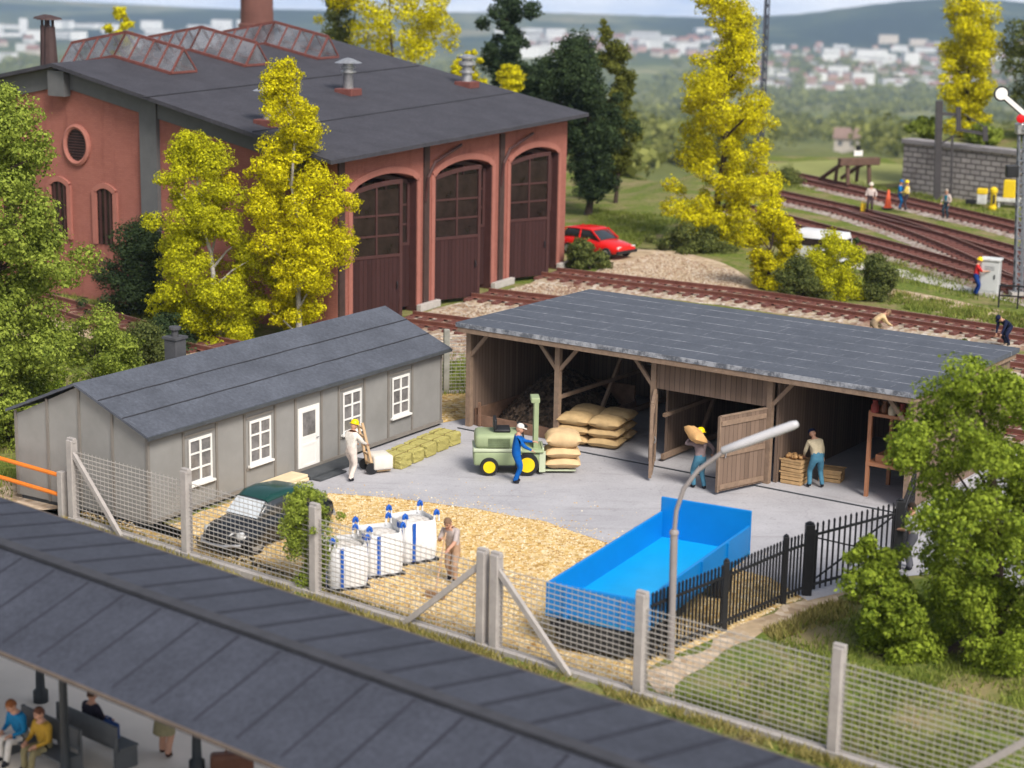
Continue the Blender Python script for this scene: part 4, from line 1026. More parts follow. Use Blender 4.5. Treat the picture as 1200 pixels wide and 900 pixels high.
def crate(P, z, rz, label, col='crate_pine'):
    wd = mat(col, (.48, .31, .15), .75, .2, 5); r = thing('wooden_crate', label, 'crate', (*P, z), rz, 'pine crates in the shed'); b = MB(); w, d, h = .31, .26, .36
    for z0 in (.02, .135, .25): b.box(-w, w, -d-.015, -d, z0, z0+.09).box(-w, w, d, d+.015, z0, z0+.09).box(-w-.015, -w, -d, d, z0, z0+.09).box(w, w+.015, -d, d, z0, z0+.09)
    b.build('slats', wd, r)
    q = MB().box(-w, w, -d, d, 0, .03); 
    for sx in (-1, 1):
        for sy in (-1, 1): q.box(sx*w-.03*sx-.02, sx*w-.03*sx+.02, sy*d-.03*sy-.02, sy*d-.03*sy+.02, .03, h)
    q.box(-w-.05, w+.05, -d-.03, -d-.016, .33, .37).box(-w-.05, w+.05, d+.016, d+.03, .33, .37).box(-w+.01, w-.01, -d+.01, d-.01, .2, .345); q.build('frame', wd, r)
    return r
CP = spt(11.5, 1.0)
crate(CP, .062, STH+.05, 'pine crate at the bottom of the stack by the shed partition'); crate(CP, .432, STH-.03, 'pine crate on top of the stack by the shed partition')
MB_ = MB(); [MB_.ell((rnd.uniform(-.22, .22), rnd.uniform(-.17, .17), rnd.uniform(0, .05)), (.07, .07, .06), 0, 7) for _ in range(16)]
o = MB_.build('potatoes', mat('potato', (.42, .24, .10), .8, .2, 6), None, True); o.location = (*CP, .83); o.rotation_euler = (0, 0, STH); tag(o, 'heap of brown potatoes in the top pine crate', 'potatoes', kind='stuff')
crate(spt(12.25, 1.9), .062, STH+.2, 'single pine crate on the floor behind the bending man')
# ------------------------------------------------------------------ vehicles
def car_body(prof, half, b, m, n=2):
    """closed lofted shell: prof = list of (x, z0, z1, halfwidth factor)"""
    rings = []
    for x, z0, z1, w in prof:
        h = z1-z0; W = half*w; ring = [(-W*.92, 0), (-W, .22), (-W, .55), (-W*.93, .86), (-W*.72, 1), (0, 1.03), (W*.72, 1), (W*.93, .86), (W, .55), (W, .22), (W*.92, 0)]
        rings.append([(x, y, z0+h*q) for y, q in ring])
    k = 11; vs = [p for r_ in rings for p in r_]; fs = [(i*k+j, i*k+(j+1) % k, (i+1)*k+(j+1) % k, (i+1)*k+j) for i in range(len(rings)-1) for j in range(k)]
    fs += [tuple(range(k)), tuple((len(rings)-1)*k+j for j in range(k-1, -1, -1))]
    b.add(vs, fs, m)
def wheels(r, xs, half, R, rimc):
    for x in xs:
        for s_ in (-1, 1):
            T = Matrix.Translation((x, s_*(half-.17), R)) @ Matrix.Rotation(-s_*PI/2, 4, 'X')
            w = MB().lathe([(R*.6, 0), (R*.93, .0), (R, .04), (R, .15), (R*.93, .19), (R*.6, .19)], 20, 0, T).build('wheel', M_dark, r, True)
            MB().lathe([(.02, .17), (R*.3, .2), (R*.55, .17), (R*.62, .2)], 16, 0, T).build('rim', rimc, w, True)
def beetle():
    """rounded vintage saloon, nose at +x"""
    cg = mat('car_dark_green', (.006, .045, .036), .22, .1, 2, 0, 1, 0, .6); cb = mat('car_black', (.006, .008, .011), .22, .1, 2, 0, 1, 0, .6)
    gl = mat('windscreen', (.55, .58, .60), .12, .15, 2, 0, 1, 0, .8); dk = mat('car_glass', (.03, .035, .04), .08, .1, 2, 0, 1, 0, .7)  # windscreen glass is coloured pale to paint in its white reflection
    f = Vector((-7.25, 45.8)); q = Vector((-5.2, 48.7)); d = (f-q).normalized()
    c = (f+q)/2; r = thing('vintage_car', 'dark vintage saloon with a green roof parked behind the mesh fence', 'car', (c.x+.02, c.y-.37, .01), math.atan2(d.y, d.x)); r.scale = (1.0, .89, .86)
    b = MB(); car_body([(-2.02, .42, .62, .62), (-1.9, .32, .8, .78), (-1.5, .27, 1.0, .86), (-1.0, .25, 1.02, .9), (.5, .25, 1.0, .9), (.9, .25, .98, .88), (1.4, .27, .92, .8), (1.8, .33, .80, .66), (1.98, .42, .66, .5)], .8, b, 0); b.build('body', cb, r, True)
    b = MB(); car_body([(-1.62, .9, 1.0, .75), (-1.3, .9, 1.26, .8), (-.8, .9, 1.48, .84), (-.1, .9, 1.56, .86), (.35, .9, 1.52, .85), (.62, .9, 1.4, .82), (.98, .9, .98, .8)], .78, b, 0); cab = b.build('cabin', dk, r, True)
    b = MB(); car_body([(-1.55, 1.12, 1.13, .6), (-1.2, 1.26, 1.345, .72), (-.75, 1.37, 1.51, .79), (-.1, 1.40, 1.59, .81), (.35, 1.38, 1.55, .80), (.6, 1.34, 1.43, .74)], .78, b, 0); b.build('roof', cg, r, True)
    MB().add([(.66, -.52, 1.40), (.66, .52, 1.40), (1.02, .60, .995), (1.02, -.60, .995)], [(0, 1, 2, 3)]).add([(.64, -.52, 1.39), (.64, .52, 1.39), (1.0, .60, .985), (1.0, -.60, .985)], [(3, 2, 1, 0)]).build('windscreen', gl, r)
    for x, s in ((1.25, 1), (-1.25, 1), (1.25, -1), (-1.25, -1)):
        MB().ell((x, s*.68, .44), (.5, .2, .36), 0, 14).build('mudguard', cb, r, True)
    for s in (-1, 1):
        T = Matrix.Translation((1.66, s*.62, .62)) @ Matrix.Rotation(PI/2, 4, 'Y'); MB().lathe([(.12, -.1), (.13, 0), (.13, .03), (.09, .06), (.01, .07)], 16, 0, T).build('headlight', mat('headlight', (.7, .7, .68), .15, .05, 2, 0, 1, .2, .8), r, True)
    MB().tube([(1.75, -.75, .4), (2.05, -.4, .4), (2.1, 0, .4), (2.05, .4, .4), (1.75, .75, .4)], .05, 8).build('bumper', M_steel, r, True)
    MB().tube([(-1.8, -.75, .4), (-2.1, -.4, .4), (-2.14, 0, .4), (-2.1, .4, .4), (-1.8, .75, .4)], .05, 8).build('bumper', M_steel, r, True)
    wheels(r, (-1.25, 1.25), .82, .32, M_steel)
beetle()
o = MB().box(-.75, .75, -.32, .32, 0, .10, 0, None, .02).box(-.72, .72, -.3, .3, .105, .2, 0, None, .02).build('plank_stack', mat('cream_board', (.70, .56, .36), .8, .12, 3)); o.location = (*G(333, 569), .02); o.rotation_euler = (0, 0, 1.02); tag(o, 'cream boards lying beside the hut step behind the car', 'boards')
def red_car():
    rd = mat('car_red', (.62, .012, .010), .25, .05, 2, 0, 1, 0, .5); dk = mat('car_glass', (.03, .035, .04), .08)
    f = Vector(G(716, 304)); q = Vector(G(668, 284)); d = (f-q).normalized(); L = 3.9
    c = Vector(G(699, 299)); r = thing('hatchback', 'small red hatchback parked beside the engine shed', 'car', (c.x, c.y, .02), -.72)
    b = MB(); car_body([(-1.95, .4, .72, .86), (-1.85, .3, .86, .94), (-1.2, .24, .9, 1), (.6, .24, .88, 1), (1.2, .25, .80, .98), (1.8, .3, .68, .9), (1.93, .38, .6, .82)], .82, b, 0); b.build('body', rd, r, True)
    b = MB(); car_body([(-1.8, .84, .90, .92), (-1.4, .84, 1.32, .86), (-.9, .84, 1.36, .84), (.1, .84, 1.36, .84), (.75, .84, .9, .9)], .80, b, 0); b.build('cabin', dk, r, True)
    b = MB(); car_body([(-1.5, 1.27, 1.33, .8), (-.9, 1.29, 1.40, .82), (.0, 1.29, 1.40, .82), (.2, 1.27, 1.34, .78)], .80, b, 0); b.build('roof', rd, r, True)
    p = MB()
    for s in (-1, 1):
        for xa, xb in ((-1.75, -1.45), (-.55, -.5), (.78, .15)): p.beam((xa, s*.74, .88), (xb, s*.66, 1.33), .07)
    p.build('pillar', rd, r)
    for s in (-1, 1): MB().box(1.82, 1.90, s*.55-.14, s*.55+.14, .54, .66, 0, None, .02).build('headlight', mat('headlight', (.7, .7, .68), .15), r)
    MB().box(1.86, 1.98, -.78, .78, .3, .46, 0, None, .03).build('bumper', M_dark, r); MB().box(-2.0, -1.9, -.78, .78, .3, .5, 0, None, .03).build('bumper', M_dark, r)
    wheels(r, (-1.2, 1.25), .84, .29, M_steel)
red_car()
def van():
    wt = mat('van_white', (.66, .66, .67), .35, .05, 1); c = G(955, 308); r = thing('delivery_van', 'white grey delivery van half hidden behind the bushes by the tracks', 'van', (*c, .02), PI-.55); r.scale = (.78, .8, .8)
    b = MB(); car_body([(-2.1, .35, 1.75, .92), (-2.0, .3, 2.0, .97), (.9, .28, 2.05, 1), (1.15, .28, 1.95, .98), (1.65, .3, 1.2, .95), (2.1, .35, .95, .85)], .9, b, 0); b.build('body', wt, r, True)
    [MB().box(-1.9, .7, min(s_*.93, s_*.905), max(s_*.93, s_*.905), 1.15, 1.62, 0, None, .01).build('window', M_dglass, r) for s_ in (-1, 1)]; MB().box(-2.13, -2.06, -.6, .6, 1.2, 1.65, 0, None, .02).build('window', M_dglass, r); MB().add([(1.2, -.7, 1.85), (1.2, .7, 1.85), (1.64, .74, 1.22), (1.64, -.74, 1.22)], [(0, 1, 2, 3)]).build('windscreen', M_dglass, r)
    MB().box(-2.12, 2.0, -.93, -.9, .5, .62).build('side_strip', M_dark, r); wheels(r, (-1.3, 1.35), .9, .33, M_steel)
van()
# ------------------------------------------------------------------ yard furniture at the back
def buffer_stop():
    P = Vector(G(1003, 221)); r = thing('buffer_stop', 'rusty timber buffer stop with a white warning board', 'buffer stop', (P.x, P.y, .3), -1.2)
    m = mat('buffer_rust', (.12, .07, .05), .8, .25, 3)
    b = MB()
    for y in (-.8, .8): b.tube([(-3.2, y, 0), (-1.2, y, 1.0), (.2, y, 1.5)], .14, 6); b.tube([(.3, y, 0), (.1, y, 1.4)], .14, 6); b.tube([(-1.3, y, .0), (-1.2, y, 1.0)], .12, 6)
    b.build('frame', m, r); MB().box(-.02, .4, -1.5, 1.5, 1.25, 1.75, 0, None, .05).build('buffer_beam', m, r)
    MB().box(.0, .06, -.32, .32, 1.85, 2.2).build('board', M_white, r); MB().beam((-.02, -.28, 1.88), (-.02, .0, 2.1), .05, .10).beam((-.02, .28, 1.88), (-.02, 0, 2.1), .05, .10).box(-.05, .1, -.12, .12, 2.22, 2.5).build('sign_mark', M_dark, r)
buffer_stop()
def stone_wall():
    a, c = Vector(G(1056, 224)), Vector(G(1200, 243)); d = c-a; r = thing('retaining_wall', 'grey stone retaining wall with a coping behind the yard tracks', 'wall', (a.x, a.y, -.1), math.atan2(d.y, d.x))
    L = d.length+9; m = brick_mat('stone_blocks', (.34, .31, .30), (.46, .42, .40), (.13, .115, .11), .75, .34, .045, 'XY', .9, 1.0, .25)
    MB().box(0, L, 0, .9, 0, 3.2).box(-.001, .8, .9, 12, 0, 3.2).build('wall', m, r); MB().box(-.15, L, -.14, 1.0, 3.21, 3.52, 0, None, .04).build('coping', mat('coping_stone', (.27, .25, .255), .85, .15, 2), r)
    b = MB(); n = Vector((-d.y, d.x)).normalized(); u = d.normalized()
    pts = [a+n*.9, a+u*L+n*.9, a+u*(L+2)+n*26, a-u*1+n*26]
    q = bmesh.new(); bmesh.ops.create_grid(q, x_segments=24, y_segments=24, size=.5); 
    for v in q.verts:
        s, t_ = v.co.x+.5, v.co.y+.5; p = a+u*(.8+(L-.8)*s)+n*(.95+24*t_); v.co = Vector((p.x, p.y, 3.1+.5*math.sin(PI*min(1, t_*3)/2)+.12*math.sin(s*20)*math.sin(t_*17)-3.6*smooth(.55, 1, t_)))
    b.bm(q); tag(b.build('embankment', bpy.data.materials['grass_earth'], None, True), 'grassy bank above the stone retaining wall', 'embankment', kind='structure')
stone_wall()
def water_crane():
    P = G(1098, 234); s = proj((*P, 3))[2]; Z = lambda v: height_at(P, v); X = lambda u: (u-1097)/s
    m = mat('crane_iron', (.055, .05, .052), .6, .2, 3); r = thing('water_crane', 'dark iron crane post with a stepped jib beside the stone wall', 'water crane', (*P, 0), -.1); r.rotation_euler = (0, -.045, -.1)
    MB().beam((0, 0, 0), (0, 0, Z(118)), .42, .42).build('post', m, r)
    MB().beam((0, 0, Z(133)), (X(1121), 0, Z(135)), .2).beam((X(1119), 0, Z(126)), (X(1120), 0, Z(154)), .3).beam((X(1119), 0, Z(152)), (X(1151), 0, Z(158)), .2).beam((X(1150), 0, Z(149)), (X(1151), 0, Z(166)), .3).beam((X(1126), 0, Z(134)), (X(1150), 0, Z(150)), .07).build('jib', m, r)
    MB().beam((X(1112), -.4, 0), (X(1112), -.4, Z(158)), .14).beam((0, 0, Z(170)), (X(1112), -.4, Z(160)), .1).build('stay_post', m, r)
water_crane()
def signal():
    P = G(1193, 349); s = proj((*P, 3))[2]; Z = lambda v: height_at(P, v); X = lambda u: (u-1193)/s
    st = mat('signal_grey', (.16, .17, .19), .5, .15, 4); r = thing('semaphore_signal', 'grey lattice semaphore signal with a raised white arm', 'signal', (*P, 0), .0); r.rotation_euler = (0, -.058, 0)
    b = MB(); H_ = Z(150)
    for x in (-.16, .16):
        for y in (-.16, .16): b.beam((x, y, 0), (x*.7, y*.7, H_), .07)
    z = .2; k = 0
    while z < H_-.5: b.beam((-.15, -.15, z), (.15, -.15, z+.45), .035); b.beam((.15, -.15, z), (-.15, -.15, z+.45), .035); b.box(-.17, .17, -.175, .175, z-.02, z+.02); z += .5
    b.build('mast', st, r); MB().box(-.35, .35, -.35, .35, 0, .3).build('base', M_plinth, r)
    a = Vector((X(1201), -.3, Z(139))); e = Vector((X(1167), -.3, Z(108))); d = (e-a)
    arm = MB().beam(a-d*.2, e-d*.1, .08, .30, 0, (0, 1, 0)); dv = d.normalized(); 
    o = MB(); o.beam(a-d*.25, e-d*.1, .30, .06, 0, (0, 1, 0)); T = Matrix.Translation(e) @ Matrix.Rotation(PI/2, 4, 'X'); o.lathe([(.34, -.03), (.34, .03)], 20, 0, T); ar = o.build('signal_arm', mat('signal_black', (.03, .03, .03), .5), r)
    o = MB(); o.beam(a-d*.24+Vector((0, -.05, 0)), e-d*.12+Vector((0, -.05, 0)), .20, .03, 0, (0, 1, 0)); o.lathe([(.27, .04), (.27, .06)], 20, 0, T); o.build('arm_face', M_white, ar)
    q = Vector((X(1190), -.3, Z(138))); T2 = Matrix.Translation(q) @ Matrix.Rotation(PI/2, 4, 'X'); MB().lathe([(.2, -.05), (.2, .06), (.05, .1)], 16, 0, T2).build('red_lens', mat('signal_red', (.65, .01, .015), .25), r, True)
    MB().box(X(1193)-.25, X(1193)+.25, -.25, .25, Z(157), Z(144), 0, None, .05).tube([(X(1200), -.25, Z(139)), (X(1195), -.2, Z(152))], .16, 10).build('spectacle', M_steel, r)
    MB().box(X(1176), X(1190), -.2, .2, Z(207), Z(193), 0, None, .04).box(X(1186), X(1192), -.1, .1, Z(199), Z(195)).build('counterweight', M_dark, r)
signal()
def cabinet():
    P = G(1159, 346); r = thing('control_cabinet', 'pale grey control cabinet beside the signal', 'cabinet', (*P, 0), -.45); m = mat('cabinet_grey', (.52, .53, .52), .5, .05, 2)
    MB().box(-.42, .42, -.3, .3, .15, 1.62, 0, None, .02).build('body', m, r); MB().box(-.47, .47, -.36, .36, 1.622, 1.72, 0, None, .02).build('lid', mat('cabinet_lid', (.62, .63, .62), .5), r)
    MB().box(-.36, .36, -.318, -.302, .25, 1.5, 0, None, .005).build('door', m, r); MB().box(.22, .27, -.35, -.319, .8, 1.0).build('handle', M_dark, r)
    g = MB(); [g.box(-.22, .22, -.326, -.319, z, z+.03) for z in (1.2, 1.27, 1.34)]; g.build('vent', mat('vent_grey', (.25, .26, .26), .6), r); MB().box(-.5, .5, -.4, .4, 0, .148).build('base', M_plinth, r)
cabinet()
def handrail():
    P = G(1192, 362); r = thing('handrail', 'dark steel handrail at the foot of the signal', 'handrail', (*P, 0), -.3); b = MB()
    for x in (-.8, .0, .8, 1.6): MB().beam((x, 0, 0), (x, 0, 1.0), .07).build('post', M_dark, r)
    MB().beam((-.8, 0, 1.0), (1.6, 0, 1.0), .07).beam((-.8, 0, .55), (1.6, 0, .55), .06).build('rail', M_dark, r)
handrail()
def yellow_gear():
    ye = mat('gear_yellow', (.78, .55, .02), .45, .08, 3); wh = mat('gear_white', (.6, .6, .58), .5)
    P = G(1150, 242); r = thing('site_pump', 'white and yellow pump standing beside the stone wall', 'pump', (*P, 0), -.4); r.scale = (.8,)*3
    MB().box(-.35, .35, -.3, .3, .2, .95, 0, None, .06).build('body', wh, r); MB().box(-.38, .38, -.33, .33, .955, 1.4, 0, None, .08).build('hood', ye, r); MB().box(-1.2, -.4, -.25, .25, .15, .5, 0, None, .04).build('motor', M_dark, r)
    P = G(1163, 246); r = thing('fuel_cylinder', 'tall yellow cylinder between the pump and the yellow box', 'cylinder', (*P, 0), 0); r.scale = (.8,)*3; MB().lathe([(.32, 0), (.32, .25), (.22, .3), (.22, 1.3), (.3, 1.35), (.3, 1.6), (.1, 1.75)], 14).build('bottle', ye, r, True); MB().box(-.08, .08, -.3, -.2, .5, 1.2).build('gauge', M_dark, r)
    P = G(1182, 243); r = thing('generator_box', 'yellow box on a white stand in front of the stone wall', 'generator', (*P, 0), -.4); r.scale = (.8,)*3; MB().box(-.9, .9, -.5, .5, .45, .75, 0, None, .04).build('stand', wh, r); MB().box(-.45, .45, -.4, .4, .752, 2.1, 0, None, .06).build('box', ye, r)
    for x in (-.7, .7): MB().box(x-.06, x+.06, -.4, .4, 0, .45).build('leg', wh, r)
    P = G(1040, 246); r = thing('traffic_cone', 'orange red cone beside the track workers', 'cone', (*P, .1), 0); MB().lathe([(.3, .06), (.22, .1), (.06, 1.1), (.03, 1.12)], 14).build('cone', mat('cone_red', (.7, .1, .03), .5), r, True); MB().box(-.32, .32, -.32, .32, 0, .058).build('base', M_dark, r)
yellow_gear()
def tall_mast():
    P = (16.9, 132.0); zt = float(terr(*P)); r = thing('radio_mast', 'thin dark lattice mast rising behind the big yellow tree', 'mast', (*P, zt), 0); b = MB(); Hh = 22
    for x, y in ((-.2, -.12), (.2, -.12), (0, .22)): b.beam((x, y, -.3), (x*.5, y*.5, Hh), .10)
    for k in range(30): z = .3+k*.72; b.beam((-.19, -.12, z), (.19, -.12, z+.6), .05); b.beam((.19, -.12, z), (0, .2, z+.6), .05)
    b.build('mast', mat('mast_grey', (.06, .065, .09), .6), r); MB().box(-.5, .5, -.5, .5, -.4, .1).build('base', M_plinth, r)
tall_mast()
# ------------------------------------------------------------------ people
CLOTH = {}
def cloth(c, rough=.85):
    k = tuple(round(x, 3) for x in c)
    if k not in CLOTH:
        t = NT('cloth_%d' % len(CLOTH)); f = t.noise(9, 3); t.bump(t.noise(14, 3), .35, .03); CLOTH[k] = t.out(t.ramp(f, [(.3, sc(c, .85)), (.7, sc(c, 1.12))]), rough, 0, .15)
    return CLOTH[k]
SKIN = (.50, .27, .18)
def ik(a, c, l1, l2, pole):
    a, c, pole = Vector(a), Vector(c), Vector(pole); d = c-a; L = min(d.length, (l1+l2)*.995); d.normalize(); c = a+d*L
    x = (l1*l1-l2*l2+L*L)/(2*L); h = math.sqrt(max(l1*l1-x*x, 0)); p = pole-d*pole.dot(d)
    p = p.normalized() if p.length > 1e-4 else Vector((0, 1, 0)); return a+d*x+p*h, c
def person(label, loc, yaw, top, legs, hip=.90, lean=0.0, side=0.0, head=.05, turn=0.0, hands=None, feet=None, shoes=(.02, .02, .025), hat=None, hair=(.06, .035, .02), sleeves=True, skirt=None, knees=None, py=0.0, scale=1.0, vest=None, epole=None):
    """yaw: direction the person faces (world angle); local frame: +y forward, +x to the person's right"""
    r = thing('person', label, 'person', loc, yaw-PI/2); r.scale = (scale,)*3
    pel = Vector((0, py, hip)); sd = Vector((math.sin(side), math.sin(lean), math.cos(lean)*math.cos(side))).normalized()
    lat = Vector((1, 0, -math.tan(side)*.5)).normalized()
    J = {}; J['pel'] = pel; J['waist'] = pel+sd*.16; J['chest'] = pel+sd*.37; J['nb'] = pel+sd*.50
    hd = (sd+Vector((0, math.sin(head), 0))).normalized(); J['neck'] = J['nb']+hd*.07; J['hb'] = J['neck']+hd*.05
    hands = hands or (Vector((-.27, .05, hip-.06)), Vector((.27, .05, hip-.06))); feet = feet or ((-.11, 0), (.11, 0.06))
    E = [('pel', 'waist', 'top'), ('waist', 'chest', 'top'), ('chest', 'nb', 'top'), ('nb', 'neck', 'skin'), ('neck', 'hb', 'skin')]
    R = dict(pel=(.135, .105), waist=(.13, .10), chest=(.155, .115), nb=(.085, .075), neck=(.052, .052), hb=(.05, .05)); HND = []
    for k, s in ((0, -1), (1, 1)):
        n = 'LR'[k]; sh = J['nb']+lat*(s*.185)-sd*.045
        ep = epole[k] if epole else (s*.5, -.6, -.4)
        el, wr = ik(sh, hands[k], .285, .25, ep)
        J['sh'+n] = sh; J['el'+n] = el; J['wr'+n] = wr; d = (wr-el).normalized(); J['pa'+n] = wr+d*.075
        HND.append((wr, d, s))
        E += [('chest', 'sh'+n, 'top'), ('sh'+n, 'el'+n, 'top'), ('el'+n, 'wr'+n, 'top' if sleeves else 'skin'), ('wr'+n, 'pa'+n, 'skin')]
        R.update({'sh'+n: (.068, .068), 'el'+n: (.047, .047), 'wr'+n: (.034, .03), 'pa'+n: (.04, .026)})
        f = Vector((feet[k][0], feet[k][1], feet[k][2] if len(feet[k]) > 2 else 0)); ank = f+Vector((0, -.02, .085)); hp = pel+lat*(s*.095)-Vector((0, 0, .05))
        kn, ank = ik(hp, ank, .42, .41, knees[k] if knees else (s*.12, 1, 0))
        J['hp'+n] = hp; J['kn'+n] = kn; J['an'+n] = ank; J['he'+n] = ank+Vector((0, -.03, -.045)); J['to'+n] = ank+Vector((s*.03, .15, -.052))
        E += [('pel', 'hp'+n, 'legs'), ('hp'+n, 'kn'+n, 'legs'), ('kn'+n, 'an'+n, 'legs' if skirt is None else 'skin'), ('an'+n, 'to'+n, 'shoes'), ('an'+n, 'he'+n, 'shoes')]
        R.update({'hp'+n: (.098, .098), 'kn'+n: (.064, .064), 'an'+n: (.047, .05), 'he'+n: (.042, .04), 'to'+n: (.043, .034)})
    names = list(J); me = bpy.data.meshes.new('sk'); me.from_pydata([J[n] for n in names], [(names.index(a), names.index(b)) for a, b, _ in E], [])
    o = bpy.data.objects.new('sk', me); COL.objects.link(o); o.modifiers.new('s', 'SKIN'); sv = me.skin_vertices[0].data
    for i, n in enumerate(names): sv[i].radius = tuple(q*(1.0 if n[:2] in ('pa', 'wr', 'to', 'he') else 1.27) for q in R[n]); sv[i].use_root = (n == 'pel')
    m2 = o.modifiers.new('b', 'SUBSURF'); m2.levels = m2.render_levels = 2
    dg = bpy.context.evaluated_depsgraph_get(); ev = o.evaluated_get(dg); em = ev.to_mesh()
    V = [v.co.copy() for v in em.vertices]; F = [tuple(p.vertices) for p in em.polygons]; ev.to_mesh_clear(); bpy.data.objects.remove(o)
    tags = ['top', 'legs', 'skin', 'shoes', 'eye', 'lip', 'vest']; b = MB(); seg = [(J[a], J[c], t) for a, c, t in E]
    def near(p):
        best = None
        for a, c, t in seg:
            d = c-a; u = max(0, min(1, (p-a).dot(d)/d.length_squared)); q = (p-a-d*u).length
            if best is None or q < best[0]: best = (q, t)
        return best[1]
    b.v = V; b.f = F
    wl = J['waist']-sd*.06
    for f in F:
        p = sum((V[i] for i in f), Vector())/len(f); t = near(p)
        if t in ('top', 'legs') and abs((p-pel).dot(sd)) < .2 and t == 'top' and (p-wl).dot(sd) < 0: t = 'legs'
        b.mi.append(tags.index(t))
    # head with face
    z = hd; tdir = Vector((math.sin(turn), math.cos(turn), 0)); y = (tdir-z*tdir.dot(z)).normalized(); x = y.cross(z)
    c = J['hb']+hd*.085; HM = Matrix(((x.x, y.x, z.x, c.x), (x.y, y.y, z.y, c.y), (x.z, y.z, z.z, c.z), (0, 0, 0, 1))) @ Matrix.Scale(1.14, 4)
    hv = MB(); hv.ell((0, 0, 0), (.077, .097, .118), 0, 16); 
    hv.v = [(vx*(1-.22*max(0, -vz/.118)), vy*(1-.08*max(0, -vz/.118))+(.012 if vz < -.05 and vy > 0 else 0), vz) for vx, vy, vz in hv.v]
    b.add(hv.v, hv.f, 2, HM)
    b.add([(-.014, .088, .005), (.014, .088, .005), (0, .118, -.028), (-.018, .09, -.034), (.018, .09, -.034), (0, .09, .025)], [(0, 2, 5), (1, 5, 2), (0, 3, 2), (1, 2, 4), (3, 4, 2)], 2, HM)
    for s in (-1, 1):
        b.ell((s*.030, .087, .012), (.013, .010, .008), 4, 8, HM); b.ell((s*.078, -.005, -.005), (.012, .022, .03), 2, 8, HM); b.box(s*.03-.018, s*.03+.018, .088, .097, .028, .034, 4, HM)
    b.box(-.022, .022, .088, .098, -.062, -.054, 5, HM)
    # fingers
    for wr, d, s in HND:
        up = Vector((0, 0, 1)); sidev = d.cross(up); sidev = sidev.normalized() if sidev.length > .1 else Vector((0, 1, 0)); nrm = sidev.cross(d)
        base = wr+d*.085; curl = -nrm*.5
        for i, ln in enumerate((.062, .075, .070, .055)):
            p0 = base+sidev*((i-1.5)*.021); p1 = p0+d*ln*.5+curl*ln*.15; p2 = p1+d*ln*.3+curl*ln*.5; p3 = p2+d*ln*.05+curl*ln*.5
            b.tube([p0-d*.02, p1, p2, p3], [.0105, .0098, .009, .007], 6, 2)
        q0 = wr+d*.03-sidev*.03; q1 = q0-sidev*.03+d*.03; q2 = q1+d*.035+sidev*.006; b.tube([q0, q1, q2], [.013, .0115, .008], 6, 2)
    mats = [cloth(top), cloth(legs), mat('skin', SKIN, .6, .06, 8), cloth(shoes), M_dark, mat('lip', (.35, .12, .09), .6), M_dark]
    body = b.build('body', mats, r, True)
    if vest: 
        q = MB(); pts = [(J['waist']-sd*.05, .165, .125), (J['chest'], .178, .132), (J['chest']+sd*.09, .16, .12)]; vs = []
        for p, rx, ry in pts: vs += [p+lat*(rx*math.cos(a))+Vector((0, ry*math.sin(a), 0)) for a in np.linspace(0, 2*PI, 16, endpoint=False)]
        q.add(vs, [(i*16+j, i*16+(j+1) % 16, (i+1)*16+(j+1) % 16, (i+1)*16+j) for i in range(2) for j in range(16)]); q.build('vest', cloth(vest), r, True)
    if skirt:
        q = MB(); vs = []
        for h_, rx, ry in ((.06, .145, .115), (-.10, .19, .155), (-.30, .22, .19), (-.42, .235, .205)): vs += [pel+Vector((rx*math.cos(a), ry*math.sin(a), h_+.008*math.sin(5*a))) for a in np.linspace(0, 2*PI, 20, endpoint=False)]
        q.add(vs, [(i*20+j, i*20+(j+1) % 20, (i+1)*20+(j+1) % 20, (i+1)*20+j) for i in range(3) for j in range(20)]); q.build('skirt', cloth(skirt), r, True)
    if hat and hat[0] == 'helmet':
        q = MB(); q.lathe([(.135, .02), (.13, .03), (.108, .035), (.108, .06), (.095, .105), (.06, .14), (.02, .152), (.001, .153)], 18, 0, HM @ Matrix.Translation((0, .005, .015)), False); q.beam((0, -.09, .12), (0, .09, .12), .03, .03) if False else None
        q.build('hard_hat', mat('helmet_'+hat[2], hat[1], .35, .03, 3), r, True)
    elif hat and hat[0] == 'cap':
        q = MB(); q.lathe([(.092, .035), (.098, .06), (.09, .10), (.055, .135), (.001, .142)], 16, 0, HM, False); q.add([(-.075, .06, .045), (.075, .06, .045), (.06, .165, .035), (0, .18, .033), (-.06, .165, .035)], [(0, 1, 2, 3, 4)], 0, HM); q.build('cap', cloth(hat[1]), r, True)
    else:
        q = MB(); vs = []; n = 16; rows = 7
        for i in range(rows):
            th = .05+1.75*i/(rows-1)
            for k in range(n):
                ph = 2*PI*k/n; fr = max(0, math.sin(ph)); lim = th*(1-.42*fr)
                vs.append((.084*math.sin(lim)*math.cos(ph), .104*math.sin(lim)*math.sin(ph)-.004, .125*math.cos(lim)))
        q.add(vs, [(i*n+k, (i+1)*n+k, (i+1)*n+(k+1) % n, i*n+(k+1) % n) for i in range(rows-1) for k in range(n)], 0, HM); q.build('hair', cloth(hair), r, True)
    return r
def rod(r_, name, pts, rad, m, label, cat, rest=None):
    o = MB().tube(pts, rad, 8).build(name, m, None, True); tag(o, label, cat); return o
BLUE = (.005, .10, .38); WHITE = (.68, .64, .58); JEANS = (.07, .20, .29); YEL = ('helmet', (.85, .62, .0), 'yellow'); NAVY = (.012, .016, .045)
